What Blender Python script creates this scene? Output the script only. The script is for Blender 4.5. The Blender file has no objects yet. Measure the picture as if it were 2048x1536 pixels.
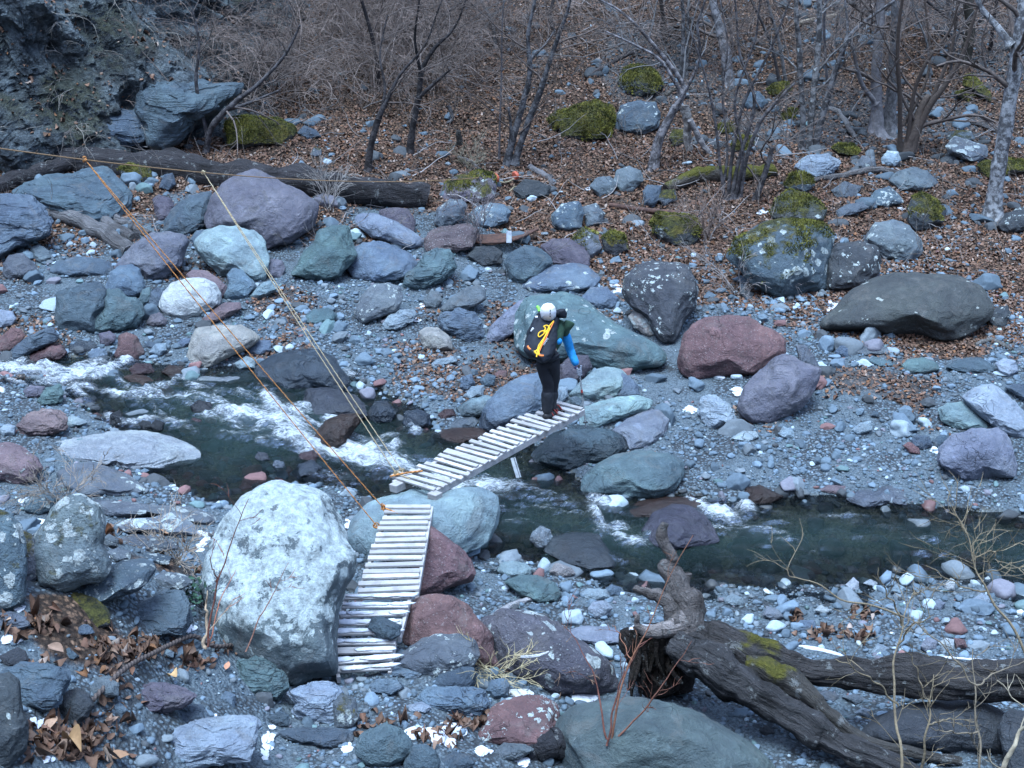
import bpy, bmesh, math, random
import numpy as np
from mathutils import Vector, noise as mnoise
R = math.radians
SC = bpy.context.scene
COL = SC.collection
rng = np.random.default_rng(7)
random.seed(7)

# ------------------------------------------------------------------ camera
CAM = np.array([0., 0., 9.]); PITCH = R(25); F = 3000.0           # F in pixels of the 2048 px wide photograph
FW = np.array([0, math.cos(PITCH), -math.sin(PITCH)])
RT = np.array([1., 0, 0]); DN = np.array([0, -math.sin(PITCH), -math.cos(PITCH)])
cd = bpy.data.cameras.new('camera'); cam = bpy.data.objects.new('camera', cd); COL.objects.link(cam)
cam.location = CAM; cam.rotation_euler = (R(90) - PITCH, 0, 0)
cd.sensor_width = 36; cd.lens = 36 * F / 2048; cd.clip_end = 500; cd.clip_start = .05
SC.camera = cam

def ray(px, py): return FW + RT * ((px - 1024) / F) + DN * ((py - 768) / F)
def at_t(px, py, t): return CAM + ray(px, py) * t
def at_y(px, py, Y):
    r = ray(px, py); return CAM + r * (Y / r[1])
def at_z(px, py, z):
    r = ray(px, py); return CAM + r * ((z - CAM[2]) / r[2])
def project(P):
    d = P - CAM; t = d @ FW
    return 1024 + F * (d @ RT) / t, 768 + F * (d @ DN) / t, t

# ------------------------------------------------------------------ noise
def _hash(ix, iy, iz, s):
    h = (ix.astype(np.uint32) * np.uint32(374761393) + iy.astype(np.uint32) * np.uint32(668265263)
         + iz.astype(np.uint32) * np.uint32(2147483647) + np.uint32((s * 1274126177) & 0xffffffff))
    h = (h ^ (h >> np.uint32(13))) * np.uint32(1274126177)
    h = (h ^ (h >> np.uint32(16))) * np.uint32(2246822519)
    h = h ^ (h >> np.uint32(15))
    return h.astype(np.float64) / 4294967295.0 * 2 - 1
def vnoise(p, s=0):
    p = np.asarray(p, float); i = np.floor(p).astype(np.int64); f = p - i; u = f * f * f * (f * (f * 6 - 15) + 10)
    out = 0
    for dx in (0, 1):
        wx = u[:, 0] if dx else 1 - u[:, 0]
        for dy in (0, 1):
            wy = u[:, 1] if dy else 1 - u[:, 1]
            for dz in (0, 1):
                wz = u[:, 2] if dz else 1 - u[:, 2]
                out = out + wx * wy * wz * _hash(i[:, 0] + dx, i[:, 1] + dy, i[:, 2] + dz, s)
    return out
def fbm(p, o=4, s=0, g=.5):
    a = 1; t = 0; p = np.asarray(p, float)
    for k in range(o):
        t = t + a * vnoise(p * 2 ** k + 17.3 * k, s + k); a *= g
    return t
def ridged(p, o=4, s=0):
    a = 1; t = 0
    for k in range(o):
        t = t + a * (1 - 2 * np.abs(vnoise(p * 2 ** k + 9.1 * k, s + k))); a *= .5
    return t
def sstep(a, b, x):
    t = np.clip((x - a) / (b - a), 0, 1); return t * t * (3 - 2 * t)

# ------------------------------------------------------------------ mesh building
class MB:
    def __init__(s): s.v = []; s.f = {}; s.n = 0; s.c = []
    def add(s, v, f, col=None):
        v = np.asarray(v, float).reshape(-1, 3); f = np.asarray(f, np.int64)
        if f.ndim == 1: f = f.reshape(1, -1)
        s.v.append(v); s.f.setdefault(f.shape[1], []).append(f + s.n); s.n += len(v)
        c = np.ones((len(v), 4))
        if col is not None: c[:, :3] = col
        s.c.append(c)
    def mesh(s, name, smooth=True, color=False, origin=None):
        me = bpy.data.meshes.new(name)
        v = np.vstack(s.v)
        if origin is not None: v = v - np.asarray(origin)
        me.vertices.add(len(v)); me.vertices.foreach_set('co', v.ravel())
        idx = []; st = []; n = 0
        for k, fl in s.f.items():
            a = np.vstack(fl); idx.append(a.ravel()); st.append(n + np.arange(len(a)) * k); n += a.size
        idx = np.concatenate(idx); st = np.concatenate(st)
        me.loops.add(len(idx)); me.loops.foreach_set('vertex_index', idx.astype(np.int32))
        me.polygons.add(len(st)); me.polygons.foreach_set('loop_start', st.astype(np.int32))
        if color:
            at = me.color_attributes.new('col', 'FLOAT_COLOR', 'POINT')
            at.data.foreach_set('color', np.vstack(s.c).ravel())
        me.update(calc_edges=True); me.validate()
        me.polygons.foreach_set('use_smooth', np.full(len(me.polygons), smooth))
        return me
    def build(s, name, mat, parent=None, smooth=True, color=False, origin=None):
        if origin is None and parent is None:
            v = np.vstack(s.v); origin = np.array([v[:, 0].mean(), v[:, 1].mean(), v[:, 2].min()])
        if origin is None: origin = (0, 0, 0)
        if parent is not None: origin = np.array(WORLD.get(parent.name, (0, 0, 0)))
        me = s.mesh(name, smooth, color, origin)
        o = bpy.data.objects.new(name, me); COL.objects.link(o)
        if mat is not None: me.materials.append(mat)
        if parent is not None:
            o.parent = parent; WORLD[o.name] = tuple(origin)
        else:
            o.location = origin; WORLD[o.name] = tuple(origin)
        return o
WORLD = {}
def empty(name, loc):
    o = bpy.data.objects.new(name, None); COL.objects.link(o); o.location = loc; o.empty_display_size = .1
    WORLD[o.name] = tuple(loc); return o
def tag(o, label=None, cat=None, group=None, kind=None):
    if label: o['label'] = label
    if cat: o['category'] = cat
    if group: o['group'] = group
    if kind: o['kind'] = kind
    return o
def nrm(v):
    v = np.asarray(v, float); return v / (np.linalg.norm(v) + 1e-12)
def tube(mb, pts, rad, k=6, col=None, cap=True, wob=0, seed=0, rot=0.):
    P = np.asarray(pts, float); n = len(P); rad = np.broadcast_to(np.asarray(rad, float), (n,))
    T = np.gradient(P, axis=0); T /= np.linalg.norm(T, axis=1)[:, None] + 1e-12
    a = np.array([0, 0, 1.]) if abs(T[0, 2]) < .9 else np.array([1., 0, 0])
    U = np.empty_like(P); u = nrm(np.cross(T[0], a))
    for i in range(n):
        u = nrm(u - T[i] * (u @ T[i])); U[i] = u
    W = np.cross(T, U); th = np.arange(k) / k * 2 * math.pi + rot
    ring = (U[:, None, :] * np.cos(th)[None, :, None] + W[:, None, :] * np.sin(th)[None, :, None])
    rr = rad[:, None] * np.ones((1, k))
    if wob:
        q = (P[:, None, :] + ring * rad[:, None, None]).reshape(-1, 3)
        rr = rr * (1 + wob * fbm(q / (rad.mean() * 2.2), 3, seed).reshape(n, k))
    V = (P[:, None, :] + ring * rr[:, :, None]).reshape(-1, 3)
    i = np.arange(n - 1)[:, None] * k; j = np.arange(k)[None, :]; j2 = (j + 1) % k
    f = np.stack([i + j, i + j2, i + k + j2, i + k + j], -1).reshape(-1, 4)
    mb.add(V, f, col)
    if cap:
        for e, base in ((0, 0), (n - 1, (n - 1) * k)):
            c = np.vstack([V[base:base + k], P[e][None]])
            q = np.arange(k); t = np.stack([q, (q + 1) % k, np.full(k, k)], -1)
            if e == 0: t = t[:, ::-1]
            mb.add(c, t, col)
def smooth_path(pts, n):
    P = np.asarray(pts, float); m = len(P)
    if m == 2: return P[0] + (P[1] - P[0]) * np.linspace(0, 1, n)[:, None]
    t = np.linspace(0, m - 1, n); out = []
    for x in t:
        i = min(int(x), m - 2); u = x - i
        p0 = P[max(i - 1, 0)]; p1 = P[i]; p2 = P[i + 1]; p3 = P[min(i + 2, m - 1)]
        out.append(.5 * (2 * p1 + (p2 - p0) * u + (2 * p0 - 5 * p1 + 4 * p2 - p3) * u * u + (3 * p1 - p0 - 3 * p2 + p3) * u ** 3))
    return np.array(out)
def box(mb, c, ax, ay, az, col=None, bev=0.0):
    """box from centre and three half-axis vectors, edges bevelled when bev > 0"""
    c, ax, ay, az = [np.asarray(q, float) for q in (c, ax, ay, az)]
    if not bev:
        s = np.array([[x, y, z] for z in (-1, 1) for y in (-1, 1) for x in (-1, 1)])
        f = [[0, 2, 3, 1], [4, 5, 7, 6], [0, 1, 5, 4], [2, 6, 7, 3], [0, 4, 6, 2], [1, 3, 7, 5]]
        mb.add(c + s @ np.stack([ax, ay, az]), f, col); return
    L = [np.linalg.norm(q) for q in (ax, ay, az)]
    b = bm_box(tuple(round(x, 4) for x in L), bev)
    M = np.stack([ax / L[0], ay / L[1], az / L[2]])
    for f in b[1]: pass
    V = c + b[0] @ M
    mb.add(V, b[1][0], col)
    base = mb.n - len(V)
    for fa in b[1][1:]:
        mb.f.setdefault(fa.shape[1], []).append(fa + base)
_bb = {}
def bm_box(L, bev):
    k = (L, bev)
    if k in _bb: return _bb[k]
    bm = bmesh.new(); bmesh.ops.create_cube(bm, size=2)
    for v in bm.verts: v.co = Vector((v.co.x * L[0], v.co.y * L[1], v.co.z * L[2]))
    bmesh.ops.bevel(bm, geom=bm.edges[:], offset=bev, segments=1, affect='EDGES')
    bm.verts.index_update(); V = np.array([v.co[:] for v in bm.verts]); d = {}
    for f in bm.faces: d.setdefault(len(f.verts), []).append([v.index for v in f.verts])
    bm.free(); _bb[k] = (V, [np.array(x) for x in d.values()]); return _bb[k]
_ico = {}
def ico(n):
    if n not in _ico:
        bm = bmesh.new(); bmesh.ops.create_icosphere(bm, subdivisions=n, radius=1)
        bm.verts.index_update()
        _ico[n] = (np.array([v.co[:] for v in bm.verts]), np.array([[v.index for v in f.verts] for f in bm.faces])); bm.free()
    return _ico[n]

# ------------------------------------------------------------------ node helpers
class NT:
    def __init__(s, name):
        s.m = bpy.data.materials.new(name); s.m.use_nodes = True; s.t = s.m.node_tree; s.t.nodes.clear()
        s.out = s.t.nodes.new('ShaderNodeOutputMaterial'); s.b = None
    def n(s, typ, **kw):
        d = s.t.nodes.new(typ)
        for k, v in kw.items():
            if hasattr(d, k): setattr(d, k, v)
        return d
    def link(s, a, b): s.t.links.new(a, b)
    def set(s, sock, v):
        if hasattr(v, 'is_linked') or isinstance(v, bpy.types.NodeSocket): s.link(v, sock)
        else: sock.default_value = v
    def math(s, op, a, b=0., c=None, clamp=False):
        d = s.n('ShaderNodeMath', operation=op, use_clamp=clamp); s.set(d.inputs[0], a); s.set(d.inputs[1], b)
        if c is not None: s.set(d.inputs[2], c)
        return d.outputs[0]
    def vmath(s, op, a, b):
        d = s.n('ShaderNodeVectorMath', operation=op); s.set(d.inputs[0], a); s.set(d.inputs[1], b); return d.outputs[0]
    def noise(s, co, scale, detail=4, rough=.55, dist=0.):
        d = s.n('ShaderNodeTexNoise'); s.link(co, d.inputs['Vector']); d.inputs['Scale'].default_value = scale
        d.inputs['Detail'].default_value = detail; d.inputs['Roughness'].default_value = rough; d.inputs['Distortion'].default_value = dist
        return d.outputs['Fac']
    def vor(s, co, scale, feature='F1', rand=1.):
        d = s.n('ShaderNodeTexVoronoi', feature=feature); s.link(co, d.inputs['Vector']); d.inputs['Scale'].default_value = scale
        d.inputs['Randomness'].default_value = rand; return d
    def ramp(s, fac, a, b, lo=0., hi=1.):
        d = s.n('ShaderNodeMapRange', interpolation_type='SMOOTHSTEP'); s.set(d.inputs['Value'], fac)
        d.inputs['From Min'].default_value = a; d.inputs['From Max'].default_value = b
        d.inputs['To Min'].default_value = lo; d.inputs['To Max'].default_value = hi; return d.outputs['Result']
    def mix(s, fac, a, b, blend='MIX'):
        d = s.n('ShaderNodeMix', data_type='RGBA', blend_type=blend); s.set(d.inputs['Factor'], fac)
        for sock, v in ((d.inputs[6], a), (d.inputs[7], b)):
            if isinstance(v, tuple): v = (v + (1.,))[:4]
            s.set(sock, v)
        return d.outputs[2]
    def bump(s, h, strength=.5, dist=.02, normal=None):
        d = s.n('ShaderNodeBump'); s.link(h, d.inputs['Height']); d.inputs['Strength'].default_value = strength
        d.inputs['Distance'].default_value = dist
        if normal is not None: s.link(normal, d.inputs['Normal'])
        return d.outputs[0]
    def bsdf(s, color, rough=.8, normal=None, spec=.3, **kw):
        d = s.n('ShaderNodeBsdfPrincipled'); s.b = d
        if isinstance(color, tuple): color = (color + (1.,))[:4]
        s.set(d.inputs['Base Color'], color); s.set(d.inputs['Roughness'], rough); s.set(d.inputs['Specular IOR Level'], spec)
        if normal is not None: s.link(normal, d.inputs['Normal'])
        for k, v in kw.items(): s.set(d.inputs[k.replace('_', ' ')], v)
        s.link(d.outputs[0], s.out.inputs[0]); return d
    def coord(s, which='Object'): return s.n('ShaderNodeTexCoord').outputs[which]
    def pos(s): return s.n('ShaderNodeNewGeometry').outputs['Position']
    def attr(s, name):
        d = s.n('ShaderNodeAttribute'); d.attribute_name = name; return d
    def objinfo(s): return s.n('ShaderNodeObjectInfo')
    def sep(s, v):
        d = s.n('ShaderNodeSeparateXYZ'); s.link(v, d.inputs[0]); return d.outputs

def simple_mat(name, col, rough=.7, var=.25, scale=12., bump=.2, spec=.3, stretch=None, col2=None, metallic=0.):
    t = NT(name); co = t.coord()
    if stretch is not None:
        mp = t.n('ShaderNodeMapping'); t.link(co, mp.inputs[0]); mp.inputs['Scale'].default_value = stretch; co = mp.outputs[0]
    a = t.noise(co, scale, 5, .6); b = t.noise(co, scale * 5, 3)
    c2 = col2 or tuple(x * (1 - var) for x in col)
    c = t.mix(t.ramp(a, .35, .65), c2, col)
    c = t.mix(.35, c, t.mix(b, (.55, .55, .55), (1.25, 1.25, 1.25)), 'MULTIPLY')
    h = t.math('ADD', a, t.math('MULTIPLY', b, .4))
    t.bsdf(c, rough, t.bump(h, bump, .01), spec, Metallic=metallic); return t.m

_rm = {}
def rock_mat(style):
    """one procedural rock material per style; the base colour is each rock's own object colour"""
    if style in _rm: return _rm[style]
    P = dict(lichen=0., ls=9., lc=(.34, .38, .37), moss=0., wet=None, rough=.8, grain=1., crack=.35, bumpd=.03, snow=0., strata=0., fleck=0.)
    P.update({
        'plain': dict(bumpd=.05), 'smooth': dict(crack=.3, bumpd=.04, grain=1.), 'dry': dict(fleck=.5, bumpd=.035),
        'slate': dict(strata=.8, crack=.5, bumpd=.04), 'lich': dict(lichen=.44, ls=7.), 'spots': dict(lichen=.46, ls=13., lc=(.37, .41, .40)),
        'dots': dict(lichen=.36, ls=6., crack=.1, lc=(.34, .36, .33)),
        'crust': dict(lichen=.55, ls=5., lc=(.34, .385, .385), fleck=.4, crack=.12, bumpd=.02), 'patch': dict(lichen=.46, ls=5., lc=(.38, .42, .42), fleck=.6, bumpd=.05), 'moss': dict(moss=.75, lichen=.3), 'mosslich': dict(moss=.42, lichen=.46, ls=6.),
        'mossfull': dict(moss=1.1), 'wet': dict(wet=.34, rough=.5), 'wet_up': dict(wet=.74, rough=.5), 'river_up': dict(wet=.56, fleck=.4), 'wetdark': dict(wet=3., rough=.35), 'river': dict(wet=.14, fleck=.4),
        'rough': dict(grain=2.2, crack=.2, bumpd=.09, fleck=1.6), 'dense': dict(lichen=.6, ls=8.5, lc=(.35, .385, .38), bumpd=.05, fleck=.5), 'mossrim': dict(moss=.36, lichen=.6, ls=7., bumpd=.05, lc=(.36, .395, .39)),
    }[style])
    t = NT('rock_' + style); co = t.coord(); oi = t.objinfo()
    off = t.n('ShaderNodeCombineXYZ'); r = t.math('MULTIPLY', oi.outputs['Random'], 91.); t.link(r, off.inputs[0]); t.link(t.math('MULTIPLY', r, 1.7), off.inputs[1])
    co = t.vmath('ADD', co, off.outputs[0]); base = oi.outputs['Color']
    geo = t.n('ShaderNodeNewGeometry'); nz = t.sep(geo.outputs['Normal'])[2]; wz = t.sep(geo.outputs['Position'])[2]
    big = t.noise(co, 1.6, 4, .6, .4); mid = t.noise(co, 6.5, 5, .65, .6); fine = t.noise(co, 42., 4, .7); gr = t.noise(co, 130., 2, .6)
    c = t.mix(t.ramp(big, .32, .68), t.mix(.75, base, (.6, .6, .68), 'MULTIPLY'), base)
    c = t.mix(t.ramp(big, .52, .72, 0, .35), c, t.mix(1., base, (1.25, 1.22, 1.12), 'MULTIPLY'))
    c = t.mix(t.ramp(mid, .3, .72, .0, .55), t.mix(1., c, (.66, .68, .7), 'MULTIPLY'), t.mix(1., c, (1.18, 1.18, 1.18), 'MULTIPLY'))
    c = t.mix(.55 * P['grain'] if P['grain'] < 1.6 else .9, c, t.mix(fine, (.5, .5, .52), (1.5, 1.5, 1.48)), 'MULTIPLY')
    c = t.mix(.35, c, t.mix(gr, (.5, .5, .5), (1.5, 1.5, 1.5)), 'MULTIPLY')
    sl = t.ramp(t.noise(co, 2.9, 7, .7, .7), .52, .66, 0, .55); c = t.mix(sl, c, t.mix(.6, c, (.12, .11, .10)))
    pl = t.ramp(t.noise(co, 3.7, 8, .75, .4), .55, .66, 0, .45); c = t.mix(pl, c, t.mix(1., c, (1.7, 1.72, 1.75), 'MULTIPLY'))
    # cracks: thin dark lines where a warped noise crosses its mid value
    cn = t.noise(co, 2.4, 3, .5, 1.2); ck = t.math('ABSOLUTE', t.math('SUBTRACT', cn, .5)); ckm = t.ramp(ck, .0, .012, 1., 0.)
    ckm = t.math('MULTIPLY', ckm, t.ramp(t.noise(co, 1.3, 3), .5, .62)); c = t.mix(t.math('MULTIPLY', ckm, P['crack'] * .8), c, t.mix(1., c, (.3, .3, .32), 'MULTIPLY'))
    h = t.math('ADD', t.math('MULTIPLY', mid, 1.1), t.math('MULTIPLY', fine, .45)); h = t.math('SUBTRACT', h, t.math('MULTIPLY', ckm, P['crack']))
    vn = t.noise(co, 1.1, 2, .5, 2.); vk = t.ramp(t.math('ABSOLUTE', t.math('SUBTRACT', vn, .47)), 0., .006, 1., 0.)
    c = t.mix(t.math('MULTIPLY', vk, t.ramp(mid, .5, .68, 0, .3)), c, (.4, .4, .4))
    if P['strata']:
        mp = t.n('ShaderNodeMapping'); t.link(co, mp.inputs[0]); mp.inputs['Rotation'].default_value = (R(20), R(-12), R(30)); mp.inputs['Scale'].default_value = (1.2, 2., 16.)
        st = t.noise(mp.outputs[0], 1.6, 4, .6, .8); c = t.mix(.6, c, t.mix(st, (.5, .5, .52), (1.5, 1.5, 1.46)), 'MULTIPLY')
        h = t.math('ADD', h, t.math('MULTIPLY', st, P['strata'] * 1.4))
    if P['fleck']:
        v = t.vor(co, 26.); fl = t.ramp(v.outputs['Distance'], .12, .28, 1., 0.); c = t.mix(t.math('MULTIPLY', fl, .3 * P['fleck']), c, (.5, .5, .5))
    if P['moss']:
        mn = t.math('ADD', t.math('MULTIPLY', nz, .55), t.math('MULTIPLY', t.noise(co, 3.2, 6, .7), 1.15)); k = 1.22 - .62 * P['moss']
        mm = t.math('MULTIPLY', t.ramp(mn, k, k + .2), t.ramp(t.noise(co, 9., 6, .8), .30, .46)); mc = t.mix(t.ramp(t.noise(co, 16., 6, .75), .3, .7), (.008, .011, .005), (.115, .11, .024))
        mc = t.mix(t.ramp(t.noise(co, 5., 3), .4, .65), mc, t.mix(1., mc, (1.5, 1.25, .9), 'MULTIPLY'))
    if P['lichen']:
        a = P['lichen']; wv = t.n('ShaderNodeTexNoise'); t.link(co, wv.inputs['Vector']); wv.inputs['Scale'].default_value = P['ls'] * 2.2; wv.inputs['Detail'].default_value = 4
        co2 = t.vmath('ADD', co, t.vmath('MULTIPLY', t.vmath('SUBTRACT', wv.outputs['Color'], (.5, .5, .5)), (.12, .12, .12)))
        v = t.vor(co2, P['ls']); v2 = t.vor(co2, P['ls'] * 2.7)
        s1 = t.sep(v.outputs['Color']); rad = t.math('MULTIPLY', s1[0], .62); msk = t.noise(co, 1.7, 4, .6)
        rad = t.math('MULTIPLY', rad, t.ramp(msk, .66 - a * .75, .86 - a * .55))
        d1 = t.ramp(t.math('SUBTRACT', rad, v.outputs['Distance']), .0, .05)
        s2 = t.sep(v2.outputs['Color']); rad2 = t.math('MULTIPLY', t.math('MULTIPLY', s2[1], .5), t.ramp(msk, .7 - a * .6, .9 - a * .5))
        d2 = t.ramp(t.math('SUBTRACT', rad2, v2.outputs['Distance']), .0, .06)
        lm = t.math('MAXIMUM', d1, t.math('MULTIPLY', d2, .85)); lm = t.math('MULTIPLY', lm, t.math('MULTIPLY', t.ramp(nz, -.35, .25), t.ramp(fine, .30, .42)))
        if style == 'crust':
            sheet = t.math('MULTIPLY', t.ramp(t.math('ADD', t.noise(co, 3.2, 8, .78, .3), t.math('ADD', t.math('MULTIPLY', nz, .17), t.ramp(t.sep(t.coord())[2], .25, 1.1, -.16, .02))), .55, .59), t.ramp(nz, -.5, .1)); holes = t.ramp(v.outputs['Distance'], .08, .16); sheet = t.math('MULTIPLY', sheet, holes)
            lm = t.math('MAXIMUM', lm, t.math('MULTIPLY', sheet, .9))
        lcv = t.mix(t.ramp(t.noise(co, 14., 7, .75), .3, .7), tuple(x * .5 for x in P['lc']), tuple(x * 1.25 for x in P['lc']))
        c = t.mix(t.math('MULTIPLY', lm, .9), c, lcv); h = t.math('ADD', h, t.math('MULTIPLY', lm, .15))
    if P['moss']:
        c = t.mix(mm, c, mc); h = t.math('ADD', h, t.math('MULTIPLY', mm, t.math('MULTIPLY', fine, 1.5)))
    rough = P['rough']
    if P['wet'] is not None:
        wm = t.ramp(t.math('SUBTRACT', wz, t.math('MULTIPLY', t.math('SUBTRACT', mid, .5), .25)), P['wet'] - .04, P['wet'] + .04, 1., 0.)
        c = t.mix(wm, c, t.mix(1., c, (.33, .33, .35), 'MULTIPLY')); rough = t.math('SUBTRACT', P['rough'], t.math('MULTIPLY', wm, P['rough'] - .22))
    t.bsdf(c, rough, t.bump(h, 1., P['bumpd'] * 1.5), .35)
    _rm[style] = t.m; return t.m

# ------------------------------------------------------------------ terrain
TILE = dict(A=(0, 0), B=(680, 0), C=(1348, 0), D=(0, 500), E=(680, 500), F=(1348, 500), G=(0, 1011), H=(680, 1011), I=(1348, 1011))
TS = 2048 / 700
def tp(tile, s):
    """points written in an enlarged tile of the photograph -> photograph pixels"""
    q = np.array([[float(a) for a in w.split(',')] for w in s.split()])
    if tile == 'P': return q
    if tile == 'J': return q / (1536 / 580) + np.array([640, 780])
    if tile == 'K': return q / 5.4875 + np.array([1000, 580])
    return q / TS + np.array(TILE[tile])
def water_z(x, Y):
    return .04 + .22 * sstep(-1.6, -3.6, x) + .16 * sstep(.3, -1.4, x) - .04 * sstep(1.2, 2.2, x)
RIV = tp('P', '-400,728 -150,732 0,733 150,726 260,733 380,753 520,766 600,775 690,770 760,780 800,800 850,850 890,878 960,872 1060,890 1130,930 1190,985 1300,985 1400,985 1450,1002 1560,990 1650,985 1760,1000 1900,1010 2048,1022 2500,1030 '
         '2500,1270 2048,1195 1960,1158 1850,1146 1700,1160 1560,1168 1440,1165 1400,1180 1330,1195 1220,1168 1140,1150 1060,1125 990,1120 930,1110 880,1060 760,1010 700,992 640,985 560,1000 470,1035 400,1015 330,990 285,985 300,940 240,880 190,850 140,810 110,778 50,768 -150,775 -400,790')
RW = np.array([at_z(px, py, .3 if px < 500 else (.15 if px < 850 else .04))[:2] for px, py in RIV])
def sdf(x, y, poly):
    d = np.full(x.shape, 1e9); ins = np.zeros(x.shape, bool); n = len(poly)
    for i in range(n):
        a = poly[i]; b = poly[(i + 1) % n]; e = b - a; L = e @ e + 1e-12
        t = np.clip(((x - a[0]) * e[0] + (y - a[1]) * e[1]) / L, 0, 1)
        d = np.minimum(d, np.hypot(x - a[0] - t * e[0], y - a[1] - t * e[1]))
        c = ((a[1] <= y) & (b[1] > y)) | ((b[1] <= y) & (a[1] > y))
        xi = a[0] + (y - a[1]) / (e[1] if abs(e[1]) > 1e-9 else 1e-9) * e[0]
        ins ^= c & (x < xi)
    return np.where(ins, -d, d)
def near_z(x, Y):
    left = sstep(-1.7, -4.2, x)
    z = .3 * sstep(13.4, 12., Y) * sstep(.6, -.8, x) + .10 * np.clip(12.2 - Y, 0, 5) + left * 1.25 * sstep(14.4, 10.6, Y)
    return np.maximum(z, np.where(Y > -4, 7.3 - .72 * Y, 10.2 + .55 * (-4 - Y)))
def hill_z(x, Y):
    return .10 * np.clip(Y - 22, 0, 99) + .24 * np.clip(Y - 29, 0, 99) + .5 * np.clip(Y - 38, 0, 99) + .55 * np.clip(-x - 17, 0, 99) * sstep(40, 25, Y) + .35 * np.clip(x - 24, 0, 99)
def ground_raw(x, Y):
    sd = sdf(x, Y, RW)
    p = np.stack([x, Y, np.zeros_like(x)], -1).reshape(-1, 3)
    n1 = fbm(p * .45, 3, 3).reshape(x.shape); n2 = fbm(p * 1.7, 3, 5).reshape(x.shape); n3 = fbm(p * 6., 3, 9).reshape(x.shape)
    out = np.where(sd > 0, .02 + .33 * (1 - np.exp(-np.clip(sd, 0, 9) * .42)), -.06 - .36 * sstep(0, 1.3, -sd))
    hh = hill_z(x, Y)
    z = water_z(x, Y) + out + hh + near_z(x, Y)
    amp = sstep(0, 1.5, np.abs(sd)) * .7 + .3
    z = z + n1 * (.05 + .12 * sstep(24, 30, Y)) * amp + n2 * (.035 + .07 * sstep(24, 29, Y)) * amp + n3 * .022
    bar = np.exp(-((x - 4.6) / 2.6) ** 2 - ((Y - 13.55) / .55) ** 2)
    return z - bar * .05, sd
gx = np.concatenate([np.linspace(-70, -15, 80, endpoint=False), np.arange(-15, 15, .075), np.linspace(15, 70, 80)])
gy = np.concatenate([np.linspace(-60, 8, 120, endpoint=False), np.arange(8, 40, .075), np.linspace(40, 90, 90)])
GX, GY = np.meshgrid(gx, gy)
GZ, GSD = ground_raw(GX, GY)
def _bil(A, x, y):
    x = np.asarray(x, float); y = np.asarray(y, float)
    i = np.clip(np.searchsorted(gx, x) - 1, 0, len(gx) - 2); j = np.clip(np.searchsorted(gy, y) - 1, 0, len(gy) - 2)
    u = np.clip((x - gx[i]) / (gx[i + 1] - gx[i]), 0, 1); v = np.clip((y - gy[j]) / (gy[j + 1] - gy[j]), 0, 1)
    return (A[j, i] * (1 - u) + A[j, i + 1] * u) * (1 - v) + (A[j + 1, i] * (1 - u) + A[j + 1, i + 1] * u) * v
def gz(x, y): return _bil(GZ, x, y)
def gsd(x, y): return _bil(GSD, x, y)
_ts = np.arange(7, 75, .03)
def hit(px, py, water=True):
    P = CAM + ray(px, py)[None] * _ts[:, None]
    z = gz(P[:, 0], P[:, 1])
    if water: z = np.where(gsd(P[:, 0], P[:, 1]) < 0, np.maximum(z, water_z(P[:, 0], P[:, 1]) - .03), z)
    k = np.nonzero(P[:, 2] < z)[0]
    return _ts[k[0]] if len(k) else 60.
def litter(x, y):
    yl = 23.6 - 2.5 * sstep(.0, 2.5, x) - 1. * sstep(3., 5, x)
    p = np.stack([x, y, 0 * x], -1).reshape(-1, 3); n = fbm(p * .9, 3, 31).reshape(np.shape(x)); m = fbm(p * .35, 2, 37).reshape(np.shape(x))
    far = sstep(-.9, .9, y - yl + n * 1.7)
    sc = .45 * sstep(.1, .6, m) * sstep(26, 29, y)                              # bare scree showing on the slope
    patch = .55 * sstep(.12, .5, n) * sstep(16.5, 18.5, y)
    nearp = sstep(-2.6, -3.6, x) * sstep(12.9, 12.3, y) * sstep(-.25, .35, n + .1)
    return np.clip(np.maximum(np.maximum(far - sc, patch), nearp), 0, 1)
GL = litter(GX, GY)

t = NT('ground'); co = t.pos(); la = t.sep(t.attr('zone').outputs['Color'])
v1 = t.vor(co, 26.); v2 = t.vor(co, 60.); nb = t.noise(co, 1.2, 4); nf = t.noise(co, 70., 3)
peb = t.mix(t.sep(v1.outputs['Color'])[0], (.055, .07, .082), (.145, .182, .21)); peb = t.mix(t.ramp(v1.outputs['Distance'], .3, .62), peb, (.035, .04, .045))
sand = t.mix(t.sep(v2.outputs['Color'])[1], (.05, .064, .075), (.11, .137, .155))
g = t.mix(t.ramp(nb, .44, .54), sand, peb)
lv = t.vor(co, 19.); lf = t.mix(t.sep(lv.outputs['Color'])[0], (.05, .03, .02), (.19, .115, .075)); lf = t.mix(t.ramp(lv.outputs['Distance'], .25, .6), lf, (.03, .02, .015))
g = t.mix(t.ramp(la[0], .25, .75), g, lf); g = t.mix(.5, g, t.mix(nf, (.5, .5, .5), (1.5, 1.5, 1.5)), 'MULTIPLY')
bed = t.mix(t.sep(v1.outputs['Color'])[1], (.05, .05, .04), (.2, .185, .13)); bed = t.mix(t.ramp(nb, .5, .7, 0, .6), bed, (.09, .055, .035))
g = t.mix(la[1], g, bed)
h = t.math('ADD', t.math('MULTIPLY', v1.outputs['Distance'], -1.), t.math('MULTIPLY', nf, .5))
t.bsdf(g, t.math('SUBTRACT', .9, t.math('MULTIPLY', la[1], .5)), t.bump(h, .9, .03), .2); MG = t.m
mb = MB(); ny, nx = GX.shape
ii = np.arange(ny - 1)[:, None] * nx + np.arange(nx - 1)[None]
mb.add(np.stack([GX, GY, GZ], -1).reshape(-1, 3), np.stack([ii, ii + 1, ii + nx + 1, ii + nx], -1).reshape(-1, 4),
       np.stack([GL, sstep(.05, -.1, GSD), 0 * GL], -1).reshape(-1, 3))
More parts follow.
